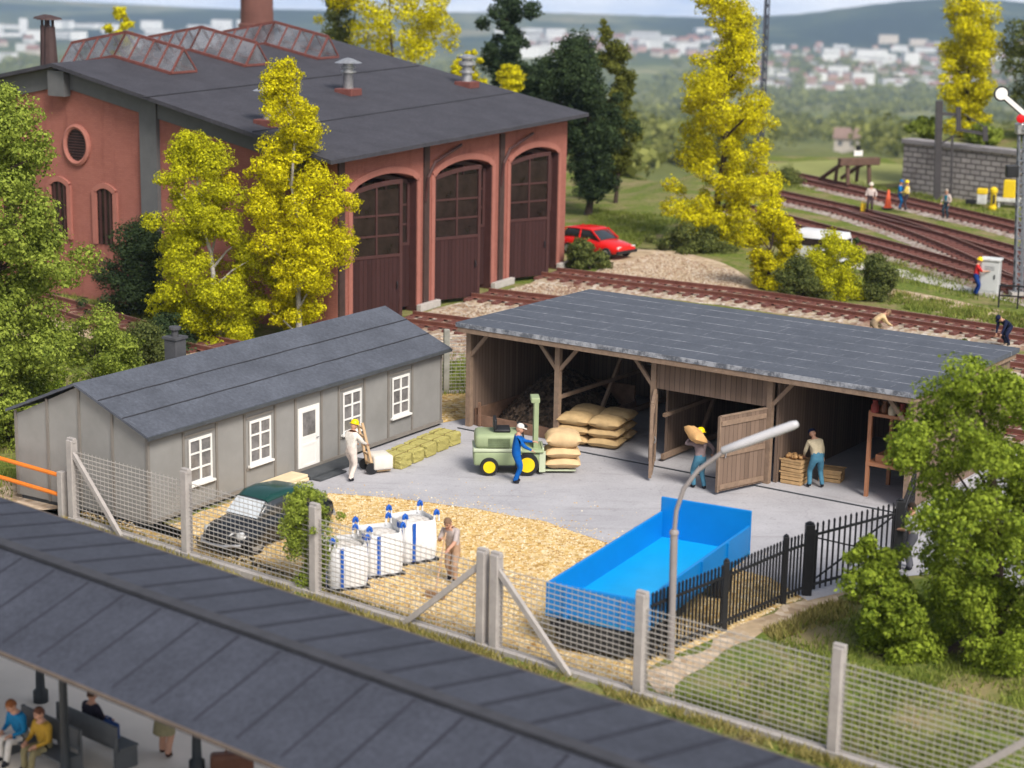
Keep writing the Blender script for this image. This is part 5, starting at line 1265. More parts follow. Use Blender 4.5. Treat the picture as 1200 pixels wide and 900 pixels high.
# yard
person('man in blue overalls and white cap standing at the forklift', (*G(604, 566), .012), .12, BLUE, BLUE, .90, .10, 0, .15, .2, ((-.12, .50, 1.18), (.16, .42, 1.0)), ((-.09, .03), (.1, -.03)), hat=('cap', WHITE))
person('man in white work clothes and yellow helmet moving a hand truck', (*G(411, 563), .012), .95, WHITE, (.66, .58, .52), .90, .16, 0, .2, 0, ((-.2, .42, 1.0), (.2, .45, 1.02)), ((-.1, .12), (.1, -.14)), hat=YEL)
PM = G(819, 573)
person('man in a grey brown jacket and yellow helmet carrying a sack on his shoulder', (*PM, .012), 2.0, (.22, .165, .165), JEANS, .90, .08, .05, .1, 0, ((-.24, .16, 1.50), (.45, .05, .98)), ((-.1, .12), (.11, -.10)), hat=YEL, epole=((-.8, .5, -.2), (.5, -.6, -.4)))
o = sack_mesh(.72, .46, .34, 31).build('carried_sack', mat('tan_sack', (.58, .33, .13), .85, .15, 4), None, True)
yw = 2.0-PI/2; lx, ly = -.24, .05; o.location = (PM[0]+math.cos(yw)*lx-math.sin(yw)*ly, PM[1]+math.sin(yw)*lx+math.cos(yw)*ly, 1.46); o.rotation_euler = (.35, -.3, 2.0); tag(o, 'tan sack carried on the shoulder of the man in the shed doorway', 'sack')
person('man in a cream sweater, jeans and navy cap bending by the crates', (*G(956, 574), .07), 1.75, (.52, .44, .30), JEANS, .90, .42, -.10, .45, .35, ((-.25, .42, .86), (.28, .30, .80)), ((-.18, .05), (.17, -.02)), hat=('cap', NAVY))
PS = G(531, 682)
person('grey shirted man sweeping gravel behind the twin fence posts', (*PS, .01), -2.0, (.42, .36, .34), (.40, .26, .17), .90, .30, .05, .3, 0, ((-.12, .5, .98), (.12, .42, 1.18)), ((-.12, .14), (.12, -.12)), hair=(.18, .11, .07), sleeves=False)
def sweep():
    f = Vector((math.cos(-2.0), math.sin(-2.0))); rgt = Vector((f.y, -f.x)); p = Vector(PS)
    a = p+f*.32+rgt*.05; c = p+f*1.25-rgt*.15
    r = thing('broom', 'long wooden broom held by the sweeping man', 'broom', (*c, .01), -2.0)
    R_ = Matrix.Rotation(2.0, 3, 'Z'); d = R_ @ Vector((a.x-c.x, a.y-c.y, 0))
    MB().tube([(0, 0, .13), (d.x, d.y, 1.32)], .022, 8).build('handle', mat('broom_wood', (.45, .28, .16), .7), r, True); MB().box(-.05, .05, -.25, .25, .08, .14).box(-.06, .06, -.24, .24, 0, .079).build('brush', mat('broom_bristle', (.25, .15, .08), .9), r)
sweep()
person('dark haired man in a pale grey shirt beside the open iron gate leaf', (*G(1068, 668), .012), 2.6, (.46, .45, .46), (.10, .10, .12), .90, .1, 0, .1, 0, ((-.22, .34, 1.05), (.26, .1, .85)), None, hair=(.03, .02, .015), sleeves=False)
# yard tracks
person('worker in red vest and yellow helmet reaching to the grey cabinet', (*G(1142, 346), .0), -.15, (.55, .03, .03), (.01, .04, .20), .90, .12, 0, .15, 0, ((-.15, .48, 1.22), (.18, .46, 1.15)), None, hat=YEL, sleeves=False)
person('worker in a white shirt and dark trousers standing between the far rails', (*G(1019, 253), .2), -1.9, (.62, .52, .48), (.06, .04, .045), .90, 0, 0, .1, 0, ((-.3, .1, .95), (.24, .2, .9)), None, hat=('helmet', (.72, .66, .55), 'cream'), sleeves=True)
o = MB().box(-.16, .16, -.1, .1, 0, .5, 0, None, .05).tube([(-.1, 0, .5), (-.08, 0, .62), (.08, 0, .62), (.1, 0, .5)], .02).build('tool_bag', mat('tool_yellow', (.75, .5, .02), .6)); _p = G(1011, 252); o.location = (*_p, .2); tag(o, 'yellow tool bag beside the white shirted track worker', 'bag')
person('worker in full blue overalls standing beside the yellow clad worker', (*G(1053, 249), .2), -.4, (.01, .16, .42), (.01, .14, .38), .90, .05, 0, .1, 0, ((-.2, .35, 1.0), (.22, .3, 1.0)), None, hat=('cap', (.01, .14, .40)))
person('worker in a yellow jacket and yellow helmet facing the blue clad worker', (*G(1062, 250), .2), 2.7, (.72, .52, .10), (.05, .04, .05), .90, .05, 0, .1, 0, ((-.22, .33, 1.05), (.22, .3, 1.0)), None, hat=YEL, vest=(.7, .66, .55))
person('worker in a teal vest standing alone on the far track', (*G(1108, 260), .2), -2.4, (.55, .45, .40), (.03, .05, .07), .90, .1, 0, .15, 0, ((-.28, .2, .9), (.24, .22, .9)), None, vest=(.01, .22, .33), hair=(.35, .3, .25))
person('worker in navy overalls stooping over the rail behind the open shed', (*G(1180, 408), .13), -2.5, NAVY, NAVY, .78, 1.05, 0, .0, 0, ((-.12, .62, .42), (.15, .55, .38)), ((-.15, .1), (.15, -.12)), hat=('cap', NAVY))
person('crouching worker in a beige shirt on the track behind the shed roof', (*G(1022, 397), .13), .1, (.62, .44, .24), (.30, .22, .14), .55, .95, 0, .2, 0, ((-.15, .7, .45), (.15, .72, .45)), ((-.15, .15), (.15, -.2)), hair=(.2, .12, .07))
# platform
def local_can(u, v): return (*G(u, v, -.8), -.8)
canopy_post(*(lambda w: ((w[0]-CA.x)*math.cos(CTH)-(w[1]-CA.y)*math.sin(CTH), (w[0]-CA.x)*math.sin(CTH)+(w[1]-CA.y)*math.cos(CTH)))(G(78, 920, -.8)))
canopy_post(*(lambda w: ((w[0]-CA.x)*math.cos(CTH)-(w[1]-CA.y)*math.sin(CTH), (w[0]-CA.x)*math.sin(CTH)+(w[1]-CA.y)*math.cos(CTH)))(G(231, 905, -.8)))
canopy_post(*(lambda w: ((w[0]-CA.x)*math.cos(CTH)-(w[1]-CA.y)*math.sin(CTH), (w[0]-CA.x)*math.sin(CTH)+(w[1]-CA.y)*math.cos(CTH)))(G(48, 822, -.8)))
def bench(P, rz, label):
    bm_ = mat('bench_grey', (.10, .105, .11), .6, .15, 3); r = thing('platform_bench', label, 'bench', P, rz)
    MB().box(-.95, .95, .06, .52, .41, .46, 0, None, .01).build('seat', bm_, r); b = MB(); b.box(-.95, .95, -.02, .03, .52, .95, 0, None, .01); b.build('backrest', bm_, r)
    for x in (-.9, .9): MB().box(x-.03, x+.03, .02, .5, 0, .409).box(x-.03, x+.03, -.03, .03, .0, .95).build('leg', bm_, r)
BD = -.698
B1 = Vector(G(62, 893, -.8)); B2 = Vector(G(103, 893, -.8))
bench((B1.x, B1.y, -.8), BD+PI, 'dark grey platform bench with two people facing the camera'); bd = Vector((math.sin(-BD), math.cos(-BD)))
B2v = B1+bd*.08
bench((B1.x+bd.x*-.16+.75, B1.y+bd.y*-.16+.28, -.8), BD, 'dark grey platform bench turned away from the camera')
f1 = BD-PI/2  # facing camera side
def seat(label, P, yaw, top, legs, hair, **k): return person(label, (P.x, P.y, -.8), yaw, top, legs, .50, k.pop('lean', .05), 0, k.pop('head', .1), 0, k.pop('hands', ((-.16, .34, .62), (.16, .34, .62))), k.pop('feet', ((-.13, .48), (.13, .42))), hair=hair, **k)
ax = Vector((math.cos(BD), math.sin(BD)))
seat('seated person in a blue shirt and white trousers on the platform bench', B1-ax*.62-bd*.26, f1, (.01, .16, .34), (.60, .57, .53), (.22, .08, .03), lean=.25, head=.3)
seat('seated person in a yellow jacket on the platform bench', B1+ax*.15-bd*.26, f1, (.42, .25, .03), (.22, .19, .10), (.12, .05, .03), lean=.15)
BB = Vector((B1.x+bd.x*-.16+.75, B1.y+bd.y*-.16+.28))
seat('seated person in dark clothes holding a blue bag on the far side bench', BB-ax*.25+bd*.3, f1+PI, (.025, .022, .035), (.03, .04, .09), (.08, .04, .02))
o = MB().box(-.2, .2, -.13, .13, 0, .34, 0, None, .05).tube([(-.1, 0, .34), (-.08, 0, .45), (.08, 0, .45), (.1, 0, .34)], .015).build('bag', cloth((.02, .06, .20))); q = BB+ax*.35+bd*.28; o.location = (q.x, q.y, -.8+.46); o.rotation_euler = (0, 0, BD); tag(o, 'blue bag standing on the far side platform bench', 'bag')
person('standing woman in a khaki skirt under the canopy edge', (*G(193, 886, -.8), -.8), 1.2, (.30, .26, .16), SKIN, .92, 0, 0, .1, 0, None, ((-.1, .08), (.1, -.06)), skirt=(.26, .23, .13), shoes=(.05, .02, .015), hair=(.10, .06, .03))
o = MB().box(-.42, .42, -.15, .15, 0, .42, 0, None, .08).tube([(-.12, 0, .42), (-.1, 0, .52), (.1, 0, .52), (.12, 0, .42)], .02).build('suitcase', mat('suitcase_brown', (.14, .055, .03), .5, .2, 4)); q = G(272, 905, -.8); o.location = (*q, -.8); o.rotation_euler = (0, 0, .2); tag(o, 'brown suitcase standing under the canopy edge', 'suitcase')
# ------------------------------------------------------------------ vegetation
LM = {k: leaf_mat(k, *v) for k, v in dict(
    leaf_yellow=((.22, .19, .003), (.86, .78, .012), .9), leaf_yellowgreen=((.18, .19, .006), (.66, .64, .015), .9), leaf_green=((.09, .13, .014), (.36, .43, .065), .9),
    leaf_fresh=((.07, .115, .008), (.32, .40, .04), .9), leaf_dark=((.012, .026, .010), (.07, .105, .04), .7), leaf_pine=((.012, .03, .014), (.07, .105, .045), .7), leaf_larch=((.04, .055, .008), (.20, .21, .035), .7), leaf_olive=((.04, .06, .014), (.17, .19, .05), .8)).items()}
M_bark = mat('bark_brown', (.055, .038, .028), .9, .3, 6, .5, 25); M_birch = mat('bark_birch', (.42, .39, .36), .8, .35, 4, .3, 20)
def leaves(blobs, n, size, rg, flat=.5, inner=.5, droop=0):
    B = np.array(blobs); w = B[:, 3]**2; k = rg.choice(len(B), n, p=w/w.sum()); c = B[k, :3]; r = B[k, 3]
    d = rg.normal(size=(n, 3)); d /= np.linalg.norm(d, axis=1)[:, None]
    lump = 1+.26*np.sin(d[:, 0]*5+k)*np.sin(d[:, 1]*6+2*k)+.15*np.sin(d[:, 2]*7+k*1.7)
    rad = r*lump*(1-inner*rg.random(n)**2.2)*(1+.28*(rg.random(n) < .04)*rg.random(n))
    P = c+d*rad[:, None]*np.array([1, 1, .85])
    nrm = d+flat*rg.normal(size=(n, 3))+np.array([0, 0, .25]); nrm /= np.linalg.norm(nrm, axis=1)[:, None]
    t = np.cross(nrm, rg.normal(size=(n, 3))); t /= np.linalg.norm(t, axis=1)[:, None]; u = np.cross(nrm, t)
    s = size*(.4+1.05*rg.random(n)**1.3); a = t*s[:, None]; b = u*(s*(.5+.5*rg.random(n)))[:, None]
    bend = nrm*(s*.25*(rg.random(n)-.5))[:, None]
    V = np.stack([P-a, P-b*.9+bend, P+a, P+b+bend], 1).reshape(-1, 3); F = np.arange(4*n).reshape(n, 4); return V, F
def blobs_profile(prof, k, rb, rg, bias=.85):
    """prof: list of (z, radius, dx); scatters leaf clumps through the crown volume"""
    z = [p[0] for p in prof]; R = [p[1] for p in prof]; D = [p[2] if len(p) > 2 else 0 for p in prof]; out = []
    zz = np.linspace(z[0], z[-1], 60); rr = np.interp(zz, z, R); cdf = np.cumsum(rr+.12*max(R)); cdf /= cdf[-1]
    for i in range(k):
        q = np.interp((i+rg.random())/k, cdf, zz); r = np.interp(q, z, R); b = min(rb*(.45+.95*rg.random()**1.4), max(r*.95, rb*.4)); a = rg.random()*2*PI
        m = max(0, r-b*.7)*(rg.random()**.42)*(1.0+.16*rg.normal())
        out.append((np.interp(q, z, D)+m*math.cos(a), m*math.sin(a), q, b))
    return out
LEAFN, LEAFS = 3.6, .50
def tree(name, label, cat, P, prof, k, rb, n, size, m, bark=None, trunk_r=.16, seed=1, group=None, limbs=10, base=0, lean=0, inner=.45, flat=.5, top=.9, trunk=True, grow=1.08):
    rg = np.random.default_rng(seed); z0 = P[2] if len(P) > 2 else 0; n = int(n*LEAFN); size = size*LEAFS; k = int(k*1.35); rb = rb*.85; prof = [(q[0], q[1]*grow, *q[2:]) for q in prof]
    r = thing(name, label, cat, (P[0], P[1], z0), 0, group); bl = blobs_profile(prof, k, rb, rg)
    V, F = leaves(bl, n, size, rg, flat, inner); np_mesh('crown', V, F, m, r)
    if trunk:
        zt = prof[0][0]+(prof[-1][0]-prof[0][0])*top; b = MB(); pts = []; rad = []
        dxs = lambda z: float(np.interp(z, [p[0] for p in prof], [p[2] if len(p) > 2 else 0 for p in prof]))
        for i in range(9):
            z = zt*i/8; pts.append((dxs(z)*min(1, z/max(prof[0][0], .3))*.9+.06*math.sin(i*1.9+seed), .06*math.cos(i*1.3+seed), z-.1)); rad.append(trunk_r*(1.25 if i == 0 else 1)*(1-.82*i/8))
        b.tube(pts, rad, 8)
        for j in range(min(limbs, len(bl))):
            q = bl[int(j*len(bl)/limbs)]; zs = max(.3, q[2]-.5*math.hypot(q[0], q[1])-.4); f = min(zs/zt, 1)*8; i = min(int(f), 7); p0 = Vector(pts[i]).lerp(Vector(pts[i+1]), f-i); p1 = Vector(q[:3]); mid = p0.lerp(p1, .5)+Vector((0, 0, .12))
            b.tube([p0, mid, p1], [trunk_r*.4, trunk_r*.25, trunk_r*.08], 5)
        b.build('trunk', bark or M_bark, r, True)
    return r
def prof_px(P, rows):
    """crown outline rows (v, uL, uR) seen at the tree's own distance -> (z, radius, dx)"""
    out = []
    for v, a, c in rows:
        z = height_at(P, v); s = proj((P[0], P[1], z)); out.append((z-(P[2] if len(P) > 2 else 0), (c-a)/2/s[2], ((a+c)/2-s[0])/s[2]))
    return sorted(out)
# big tree at the right front
P = (*G(1110, 765), 0)
tree('leafy_tree', 'large fresh green leafy tree in front of the shed end', 'tree', P, prof_px(P, [(425, 1105, 1150), (455, 1084, 1215), (482, 1068, 1255), (512, 1036, 1285), (560, 1030, 1300), (600, 1052, 1300), (680, 1060, 1290), (740, 1075, 1260), (785, 1090, 1230)]), 105, .50, 27000, .085, LM['leaf_fresh'], None, .16, 3, limbs=14, grow=1.0)
P = (*G(1030, 768), 0)
tree('leafy_bush', 'fresh green bush at the foot of the large leafy tree', 'bush', P, prof_px(P, [(632, 1000, 1030), (660, 990, 1060), (700, 985, 1090), (750, 1000, 1120), (775, 1020, 1110)]), 36, .34, 8000, .085, LM['leaf_fresh'], None, .06, 4, limbs=6, grow=.9)
# left trees
P = (*G(25, 520), 0)
tree('leafy_tree', 'large light green leafy tree at the left edge above the hut', 'tree', P, prof_px(P, [(105, -40, 25), (140, -80, 55), (190, -100, 66), (235, -110, 58), (270, -110, 112), (310, -110, 108), (345, -110, 66), (400, -100, 85), (450, -90, 95), (500, -80, 70), (525, -60, 50)]), 150, .62, 42000, .10, LM['leaf_green'], None, .22, 5, limbs=16, grow=.93)
for i, (u, v, rows, lab, mm) in enumerate((((105, 450), 0, [(372, 80, 130), (400, 65, 160), (430, 60, 170), (455, 80, 165)], 'low light green shrub between the big left tree and the hut roof', 'leaf_green'), ((175, 425), 0, [(385, 140, 190), (405, 120, 205), (430, 110, 215)], 'grey green shrub below the rusty track by the hut', 'leaf_olive'), ((45, 480), 0, [(430, 10, 60), (455, -20, 95), (480, -20, 85)], 'pale green shrub at the hut gable under the big left tree', 'leaf_fresh'))):
    P = (*G(u[0], u[1]+25), 0); tree('shrub', lab, 'shrub', P, prof_px(P, rows), 26, .5, 6000, .085, LM[mm], None, .05, 20+i, limbs=5)
# yellow trees in front of the engine shed
P = (-11.3, 71.5, 0)
tree('yellow_tree', 'bushy yellow green tree left of the tall birch before the brick gable', 'tree', P, prof_px(P, [(157, 208, 232), (175, 196, 262), (205, 188, 262), (235, 190, 285), (265, 182, 290), (300, 180, 312), (340, 182, 322), (375, 190, 315), (402, 200, 290)]), 125, .55, 32000, .085, LM['leaf_yellowgreen'], M_birch, .13, 7, limbs=12)
P = (-8.35, 71.9, 0)
tree('yellow_birch', 'tall bright yellow birch with a white trunk at the engine shed corner', 'tree', P, prof_px(P, [(70, 330, 342), (90, 310, 350), (120, 302, 364), (150, 318, 386), (180, 300, 384), (205, 285, 395), (240, 282, 418), (270, 285, 415), (300, 298, 405), (335, 305, 395), (375, 310, 395)]), 105, .55, 26000, .09, LM['leaf_yellow'], M_birch, .12, 8, limbs=14, inner=.35)
# yellow trees by the tracks
P = (*G(838, 288), 0)
tree('yellow_tree', 'tallest yellow tree beside the sandy patch right of the red car', 'tree', P, prof_px(P, [(-15, 820, 880), (5, 815, 892), (40, 822, 890), (70, 812, 902), (100, 795, 900), (125, 785, 905), (150, 800, 908), (175, 795, 905), (200, 785, 905), (230, 776, 905), (255, 785, 895), (285, 808, 880)]), 100, .8, 26000, .12, LM['leaf_yellow'], None, .22, 9, limbs=14, inner=.4)
P = (*G(893, 338), 0)
tree('yellow_tree', 'small round yellow tree in front of the tallest yellow tree', 'tree', P, prof_px(P, [(234, 890, 915), (255, 878, 938), (285, 872, 938), (310, 874, 930), (335, 880, 918)]), 34, .5, 9000, .10, LM['leaf_yellow'], None, .10, 10, limbs=8, inner=.4)
P = (29.0, 125.0, 3.3)
tree('yellow_tree', 'slim yellow tree standing on the bank above the stone wall', 'tree', P, prof_px(P, [(0, 1112, 1160), (25, 1102, 1166), (50, 1100, 1170), (75, 1100, 1171), (100, 1103, 1168), (130, 1108, 1160), (155, 1112, 1168)]), 48, .9, 11000, .15, LM['leaf_yellow'], None, .16, 11, limbs=10, inner=.4)
P = (35.0, 124.0, 3.3)
tree('leafy_tree', 'green tree on the bank cut by the right edge of the view', 'tree', P, prof_px(P, [(15, 1190, 1230), (50, 1178, 1250), (90, 1180, 1260), (130, 1178, 1255), (165, 1190, 1240)]), 30, 1.1, 7000, .17, LM['leaf_olive'], None, .18, 12, limbs=6)
# trees behind the engine shed roof
for i, (u, dist, rows, lab, mm, kk, nm, ct) in enumerate((
    (455, 118, [(-60, 420, 490), (-10, 385, 530), (25, 378, 537), (55, 380, 535), (85, 400, 530), (130, 410, 520)], 'broad yellow tree behind the ridge of the engine shed', 'leaf_yellow', 60, 'yellow_tree', 'tree'),
    (598, 114, [(75, 588, 608), (88, 580, 616), (105, 582, 616), (118, 588, 610)], 'little yellow bush at the eave behind the engine shed', 'leaf_yellow', 12, 'yellow_bush', 'bush'),
    (540, 113, [(55, 535, 555), (70, 530, 572), (95, 528, 570), (125, 535, 565)], 'thin yellow shrub behind the tall roof vent', 'leaf_yellow', 12, 'yellow_bush', 'bush'),
    (142, 121, [(10, 138, 148), (25, 128, 156), (45, 124, 160), (70, 126, 158)], 'small sparse yellow tree behind the left skylight', 'leaf_yellow', 14, 'yellow_tree', 'tree'),
    (390, 121, [(-40, 380, 420), (0, 376, 420), (30, 376, 415), (60, 380, 410)], 'olive tree beside the broad yellow tree behind the ridge', 'leaf_olive', 22, 'leafy_tree', 'tree'))):
    d = ray(u, 250); P = (d[0]/d[1]*dist, dist); z = float(terr(*P)); P = (*P, z)
    rr = rows; tree(nm, lab, ct, P, prof_px(P, rr), kk, .9 if kk > 15 else .45, kk*170, .15, LM[mm], None, .15, 30+i, limbs=6, inner=.4)
# conifers right of the engine shed
def conifer(label, P, rows, k, n, size, m, rb, seed, tr=.18, name='pine_tree'):
    tree(name, label, 'tree', P, prof_px(P, rows), k, rb, n, size, m, M_bark, tr, seed, limbs=12, flat=.9, inner=.6, top=.97)
d = ray(600, 250); P = (d[0]/d[1]*120, 120.0); P = (*P, float(terr(*P)))
conifer('tall dark pine with layered boughs behind the engine shed eave', P, [(-5, 580, 605), (10, 558, 628), (25, 560, 630), (35, 575, 610), (45, 555, 640), (65, 555, 650), (95, 575, 655), (130, 590, 650), (170, 600, 640)], 46, 13000, .16, LM['leaf_pine'], .75, 41)
P = (*G(690, 252), 0); P = (P[0], P[1], float(terr(P[0], P[1])))
conifer('broad dark green pine beside the engine shed corner', P, [(48, 655, 690), (70, 640, 712), (105, 632, 730), (140, 640, 738), (175, 660, 740), (205, 665, 735), (225, 675, 712)], 62, 17000, .15, LM['leaf_dark'], .8, 42, .2)
P = (*G(722, 238), 0); P = (P[0], P[1], float(terr(P[0], P[1])))
conifer('slender yellow green larch right of the broad dark pine', P, [(22, 703, 709), (45, 703, 722), (70, 704, 745), (100, 705, 742), (140, 706, 750), (170, 708, 748), (200, 712, 735)], 40, 10000, .14, LM['leaf_larch'], .55, 43, .12, 'larch_tree')
# bushes
for i, (u, v, rows, lab, mm, k, rb, n) in enumerate((
    (150, 370, [(255, 175, 190), (280, 118, 192), (305, 105, 195), (335, 100, 200), (368, 110, 200)], 'dark green bush below the arched window of the brick gable', 'leaf_dark', 40, .6, 9000),
    (185, 410, [(370, 180, 210), (390, 165, 225), (412, 165, 240)], 'dark low bush at the foot of the bushy yellow green tree', 'leaf_dark', 20, .5, 5000),
    (185, 300, [(250, 158, 188), (265, 150, 200), (290, 165, 200)], 'dark green shrub beside the grey pilaster of the brick gable', 'leaf_dark', 16, .5, 4000),
    (690, 316, [(286, 668, 690), (298, 664, 705), (316, 665, 722)], 'low olive bush between the red car and the engine shed door', 'leaf_olive', 16, .4, 3500),
    (965, 346, [(274, 962, 982), (288, 938, 1000), (305, 924, 1012), (322, 920, 1018), (348, 930, 1018)], 'bright yellow green bush by the white van', 'leaf_yellowgreen', 56, .5, 9000),
    (935, 352, [(305, 925, 950), (325, 915, 965), (350, 915, 970)], 'olive bush under the bright bush by the van', 'leaf_olive', 20, .5, 4500),
    (992, 300, [(275, 985, 1005), (292, 982, 1006), (320, 980, 1010)], 'small dark conifer bush right of the white van', 'leaf_dark', 10, .4, 2500),
    (1028, 352, [(300, 1025, 1035), (315, 1010, 1048), (335, 1005, 1048), (352, 1010, 1045)], 'dark olive bush at the right end of the track side bushes', 'leaf_olive', 24, .5, 5500),
    (920, 215, [(203, 910, 930), (212, 898, 945), (226, 895, 950)], 'grey green bush by the meadow behind the yard tracks', 'leaf_olive', 20, .7, 4000),
    (800, 292, [(268, 775, 830), (280, 765, 850), (296, 770, 870)], 'low green shrub at the foot of the tallest yellow tree', 'leaf_olive', 16, .6, 3500),
    (1083, 415, [(400, 1080, 1105), (408, 1072, 1150), (416, 1075, 1160)], 'weedy shrub on the ballast behind the shed roof', 'leaf_olive', 10, .3, 1800))):
    P = G(u, v); P = (*P, float(terr(*P))); tree('bush', lab, 'bush', P, prof_px(P, rows), k, rb, n, .09 if v > 330 else .12, LM[mm], None, .06, 60+i, limbs=6)
P = (*G(358, 688), .0)
tree('climbing_shrub', 'light green climbing shrub on the mesh fence beside the vintage car', 'shrub', (*fpt(2.75, .45), 0), prof_px((*fpt(2.75, .45), 0), [(574, 335, 378), (605, 330, 394), (640, 340, 396), (665, 345, 385), (690, 348, 392)]), 60, .27, 9000, .055, LM['leaf_green'], None, .03, 80, limbs=6)
for i, (u, v) in enumerate(((1135, 170), (1075, 175), (1190, 185))):
    P = ((30.2, 122.4), (27.0, 126.3), (34.5, 119.5))[i]; tree('bank_shrub', ['low shrub in the middle of the bank above the stone wall', 'low shrub at the left end of the bank above the stone wall', 'low shrub at the right end of the bank above the stone wall'][i], 'shrub', (*P, 3.5), [(0, .8), (.4, 1.5), (.9, .7)], 14, .45, 2500, .14, LM['leaf_green'], None, .05, 90+i, limbs=3)
# grass, weeds and loose stones
def grass(name, label, spots, n, h, m, seed, width=.02):
    rg = np.random.default_rng(seed); pts = []
    for poly, w in spots:
        A = np.array(poly); lo, hi = A.min(0), A.max(0); k = int(n*w); got = 0
        while got < k:
            q = lo+(hi-lo)*rg.random((k*2, 2)); ins = np.zeros(len(q), bool); j = len(A)-1
            for i in range(len(A)):
                c = ((A[i, 1] > q[:, 1]) != (A[j, 1] > q[:, 1])) & (q[:, 0] < (A[j, 0]-A[i, 0])*(q[:, 1]-A[i, 1])/(A[j, 1]-A[i, 1]+1e-12)+A[i, 0]); ins ^= c; j = i
            q = q[ins]
            cl = np.sin(q[:, 0]*2.3+1)*np.sin(q[:, 1]*1.9)+np.sin(q[:, 0]*5.1)*np.sin(q[:, 1]*4.3+2)*.6
            q = q[cl > rg.normal(-.1, .6, len(q))][:k-got]; pts.append(q); got += len(q)
    P = np.concatenate(pts); N = len(P); z = terr(P[:, 0], P[:, 1])
    a = rg.random(N)*2*PI; hh = h*(.4+.9*rg.random(N)); w = width*(.6+.8*rg.random(N)); ln = hh*(.2+.6*rg.random(N)); b = rg.random(N)*2*PI
    base = np.stack([P[:, 0], P[:, 1], z], 1); dx = np.stack([np.cos(a)*w, np.sin(a)*w, 0*w], 1); tip = base+np.stack([np.cos(b)*ln, np.sin(b)*ln, hh], 1)
    V = np.stack([base-dx, base+dx, tip], 1).reshape(-1, 3); o = np_mesh(name, V, np.arange(3*N).reshape(N, 3), m); tag(o, label, 'grass', kind='stuff')
LG = leaf_mat('grass_blade', (.08, .12, .014), (.30, .34, .07), .5); LY = leaf_mat('grass_dry', (.14, .13, .03), (.40, .34, .12), .5)
grass('grass', 'short green grass around the leafy tree at the right', [([(6.1, 40.3), (7.3, 41.6), (8.4, 42.9), (10.5, 43.5), (17, 42), (14, 33), (9, 35.5), (4.6, 37.0)], 1)], 16000, .16, LG, 1)
grass('grass', 'green grass on the slope beyond the mesh fence at the right', [([fpt(12.8, .2), fpt(22, .2), fpt(22, 3), fpt(14, 1.8)], 1)], 9000, .13, LG, 2)
grass('grass', 'weeds along the foot of the mesh fence', [([fpt(-6, -.55), fpt(21, -.55), fpt(21, -.16), fpt(-6, -.16)], .75), ([fpt(-6, .12), fpt(9, .12), fpt(9, .3), fpt(-6, .3)], .12)], 5200, .16, LY, 3)
grass('grass', 'green grass left of the hut and behind it', [(px((-30, 600), (15, 590), (15, 500), (110, 420), (330, 380), (330, 340), (-60, 340)), .8), ([(-6, 64), (0, 65), (1, 69), (-8, 72)], .12), (px((512, 465), (560, 462), (580, 420), (520, 425)), .1)], 15000, .22, LG, 4)
grass('grass', 'rough green grass between the tracks and beyond the red car', [(px((730, 300), (800, 255), (690, 245), (690, 280)), .3), (px((1050, 345), (1210, 372), (1210, 395), (1040, 358)), .3), (px((905, 300), (1000, 320), (1130, 350), (1210, 360), (1210, 345), (990, 290)), .2), (px((850, 225), (1000, 222), (1200, 262), (1200, 250), (990, 210)), .2)], 16000, .2, LG, 5, .03)
grass('dry_grass', 'straw coloured dry grass tufts on the trackside verge', [(px((1000, 300), (1210, 352), (1210, 330), (960, 275)), .4), (px((1040, 338), (1240, 385), (1240, 398), (1030, 350)), .3), ([(5.8, 40.6), (7.2, 42.2), (8.8, 43.4), (9.0, 42.6), (7.4, 41.2), (6.0, 40.0)], .3)], 7000, .16, LY, 6, .025)
def pebbles(name, label, polys, n, size, m, seed):
    rg = np.random.default_rng(seed); Vs = []; Fs = []; base = np.array([(1, 0, 0), (-.5, .85, 0), (-.5, -.85, 0), (.1, 0, .8)]); fc = np.array([(0, 1, 3), (1, 2, 3), (2, 0, 3)])
    pts = []
    for poly, w in polys:
        A = np.array(poly); lo, hi = A.min(0), A.max(0); q = lo+(hi-lo)*rg.random((int(n*w*3), 2)); ins = np.zeros(len(q), bool); j = len(A)-1
        for i in range(len(A)):
            ins ^= ((A[i, 1] > q[:, 1]) != (A[j, 1] > q[:, 1])) & (q[:, 0] < (A[j, 0]-A[i, 0])*(q[:, 1]-A[i, 1])/(A[j, 1]-A[i, 1]+1e-12)+A[i, 0]); j = i
        pts.append(q[ins][:int(n*w)])
    P = np.concatenate(pts); N = len(P); a = rg.random(N)*2*PI; s = size*(.5+rg.random(N)); ca, sa = np.cos(a)*s, np.sin(a)*s
    jx = base[None]*(.7+.6*rg.random((N, 4, 1))); V = np.stack([jx[:, :, 0]*ca[:, None]-jx[:, :, 1]*sa[:, None]+P[:, :1], jx[:, :, 0]*sa[:, None]+jx[:, :, 1]*ca[:, None]+P[:, 1:], jx[:, :, 2]*s[:, None]+.004], 2).reshape(-1, 3)
    F = (fc[None]+4*np.arange(N)[:, None, None]).reshape(-1, 3); o = np_mesh(name, V, F, m); tag(o, label, 'gravel', kind='stuff')
def island_mat(name, cols):
    t = NT(name); g = t.n('ShaderNodeNewGeometry'); n = len(cols); return t.out(t.ramp(g.outputs['Random Per Island'], [(i/(n-1), c) for i, c in enumerate(cols)]), .9, 0, .15)
MP = island_mat('pebble_yellow', [(.34, .19, .07), (.60, .42, .16), (.74, .60, .38), (.52, .32, .11), (.64, .47, .21), (.80, .72, .56)])
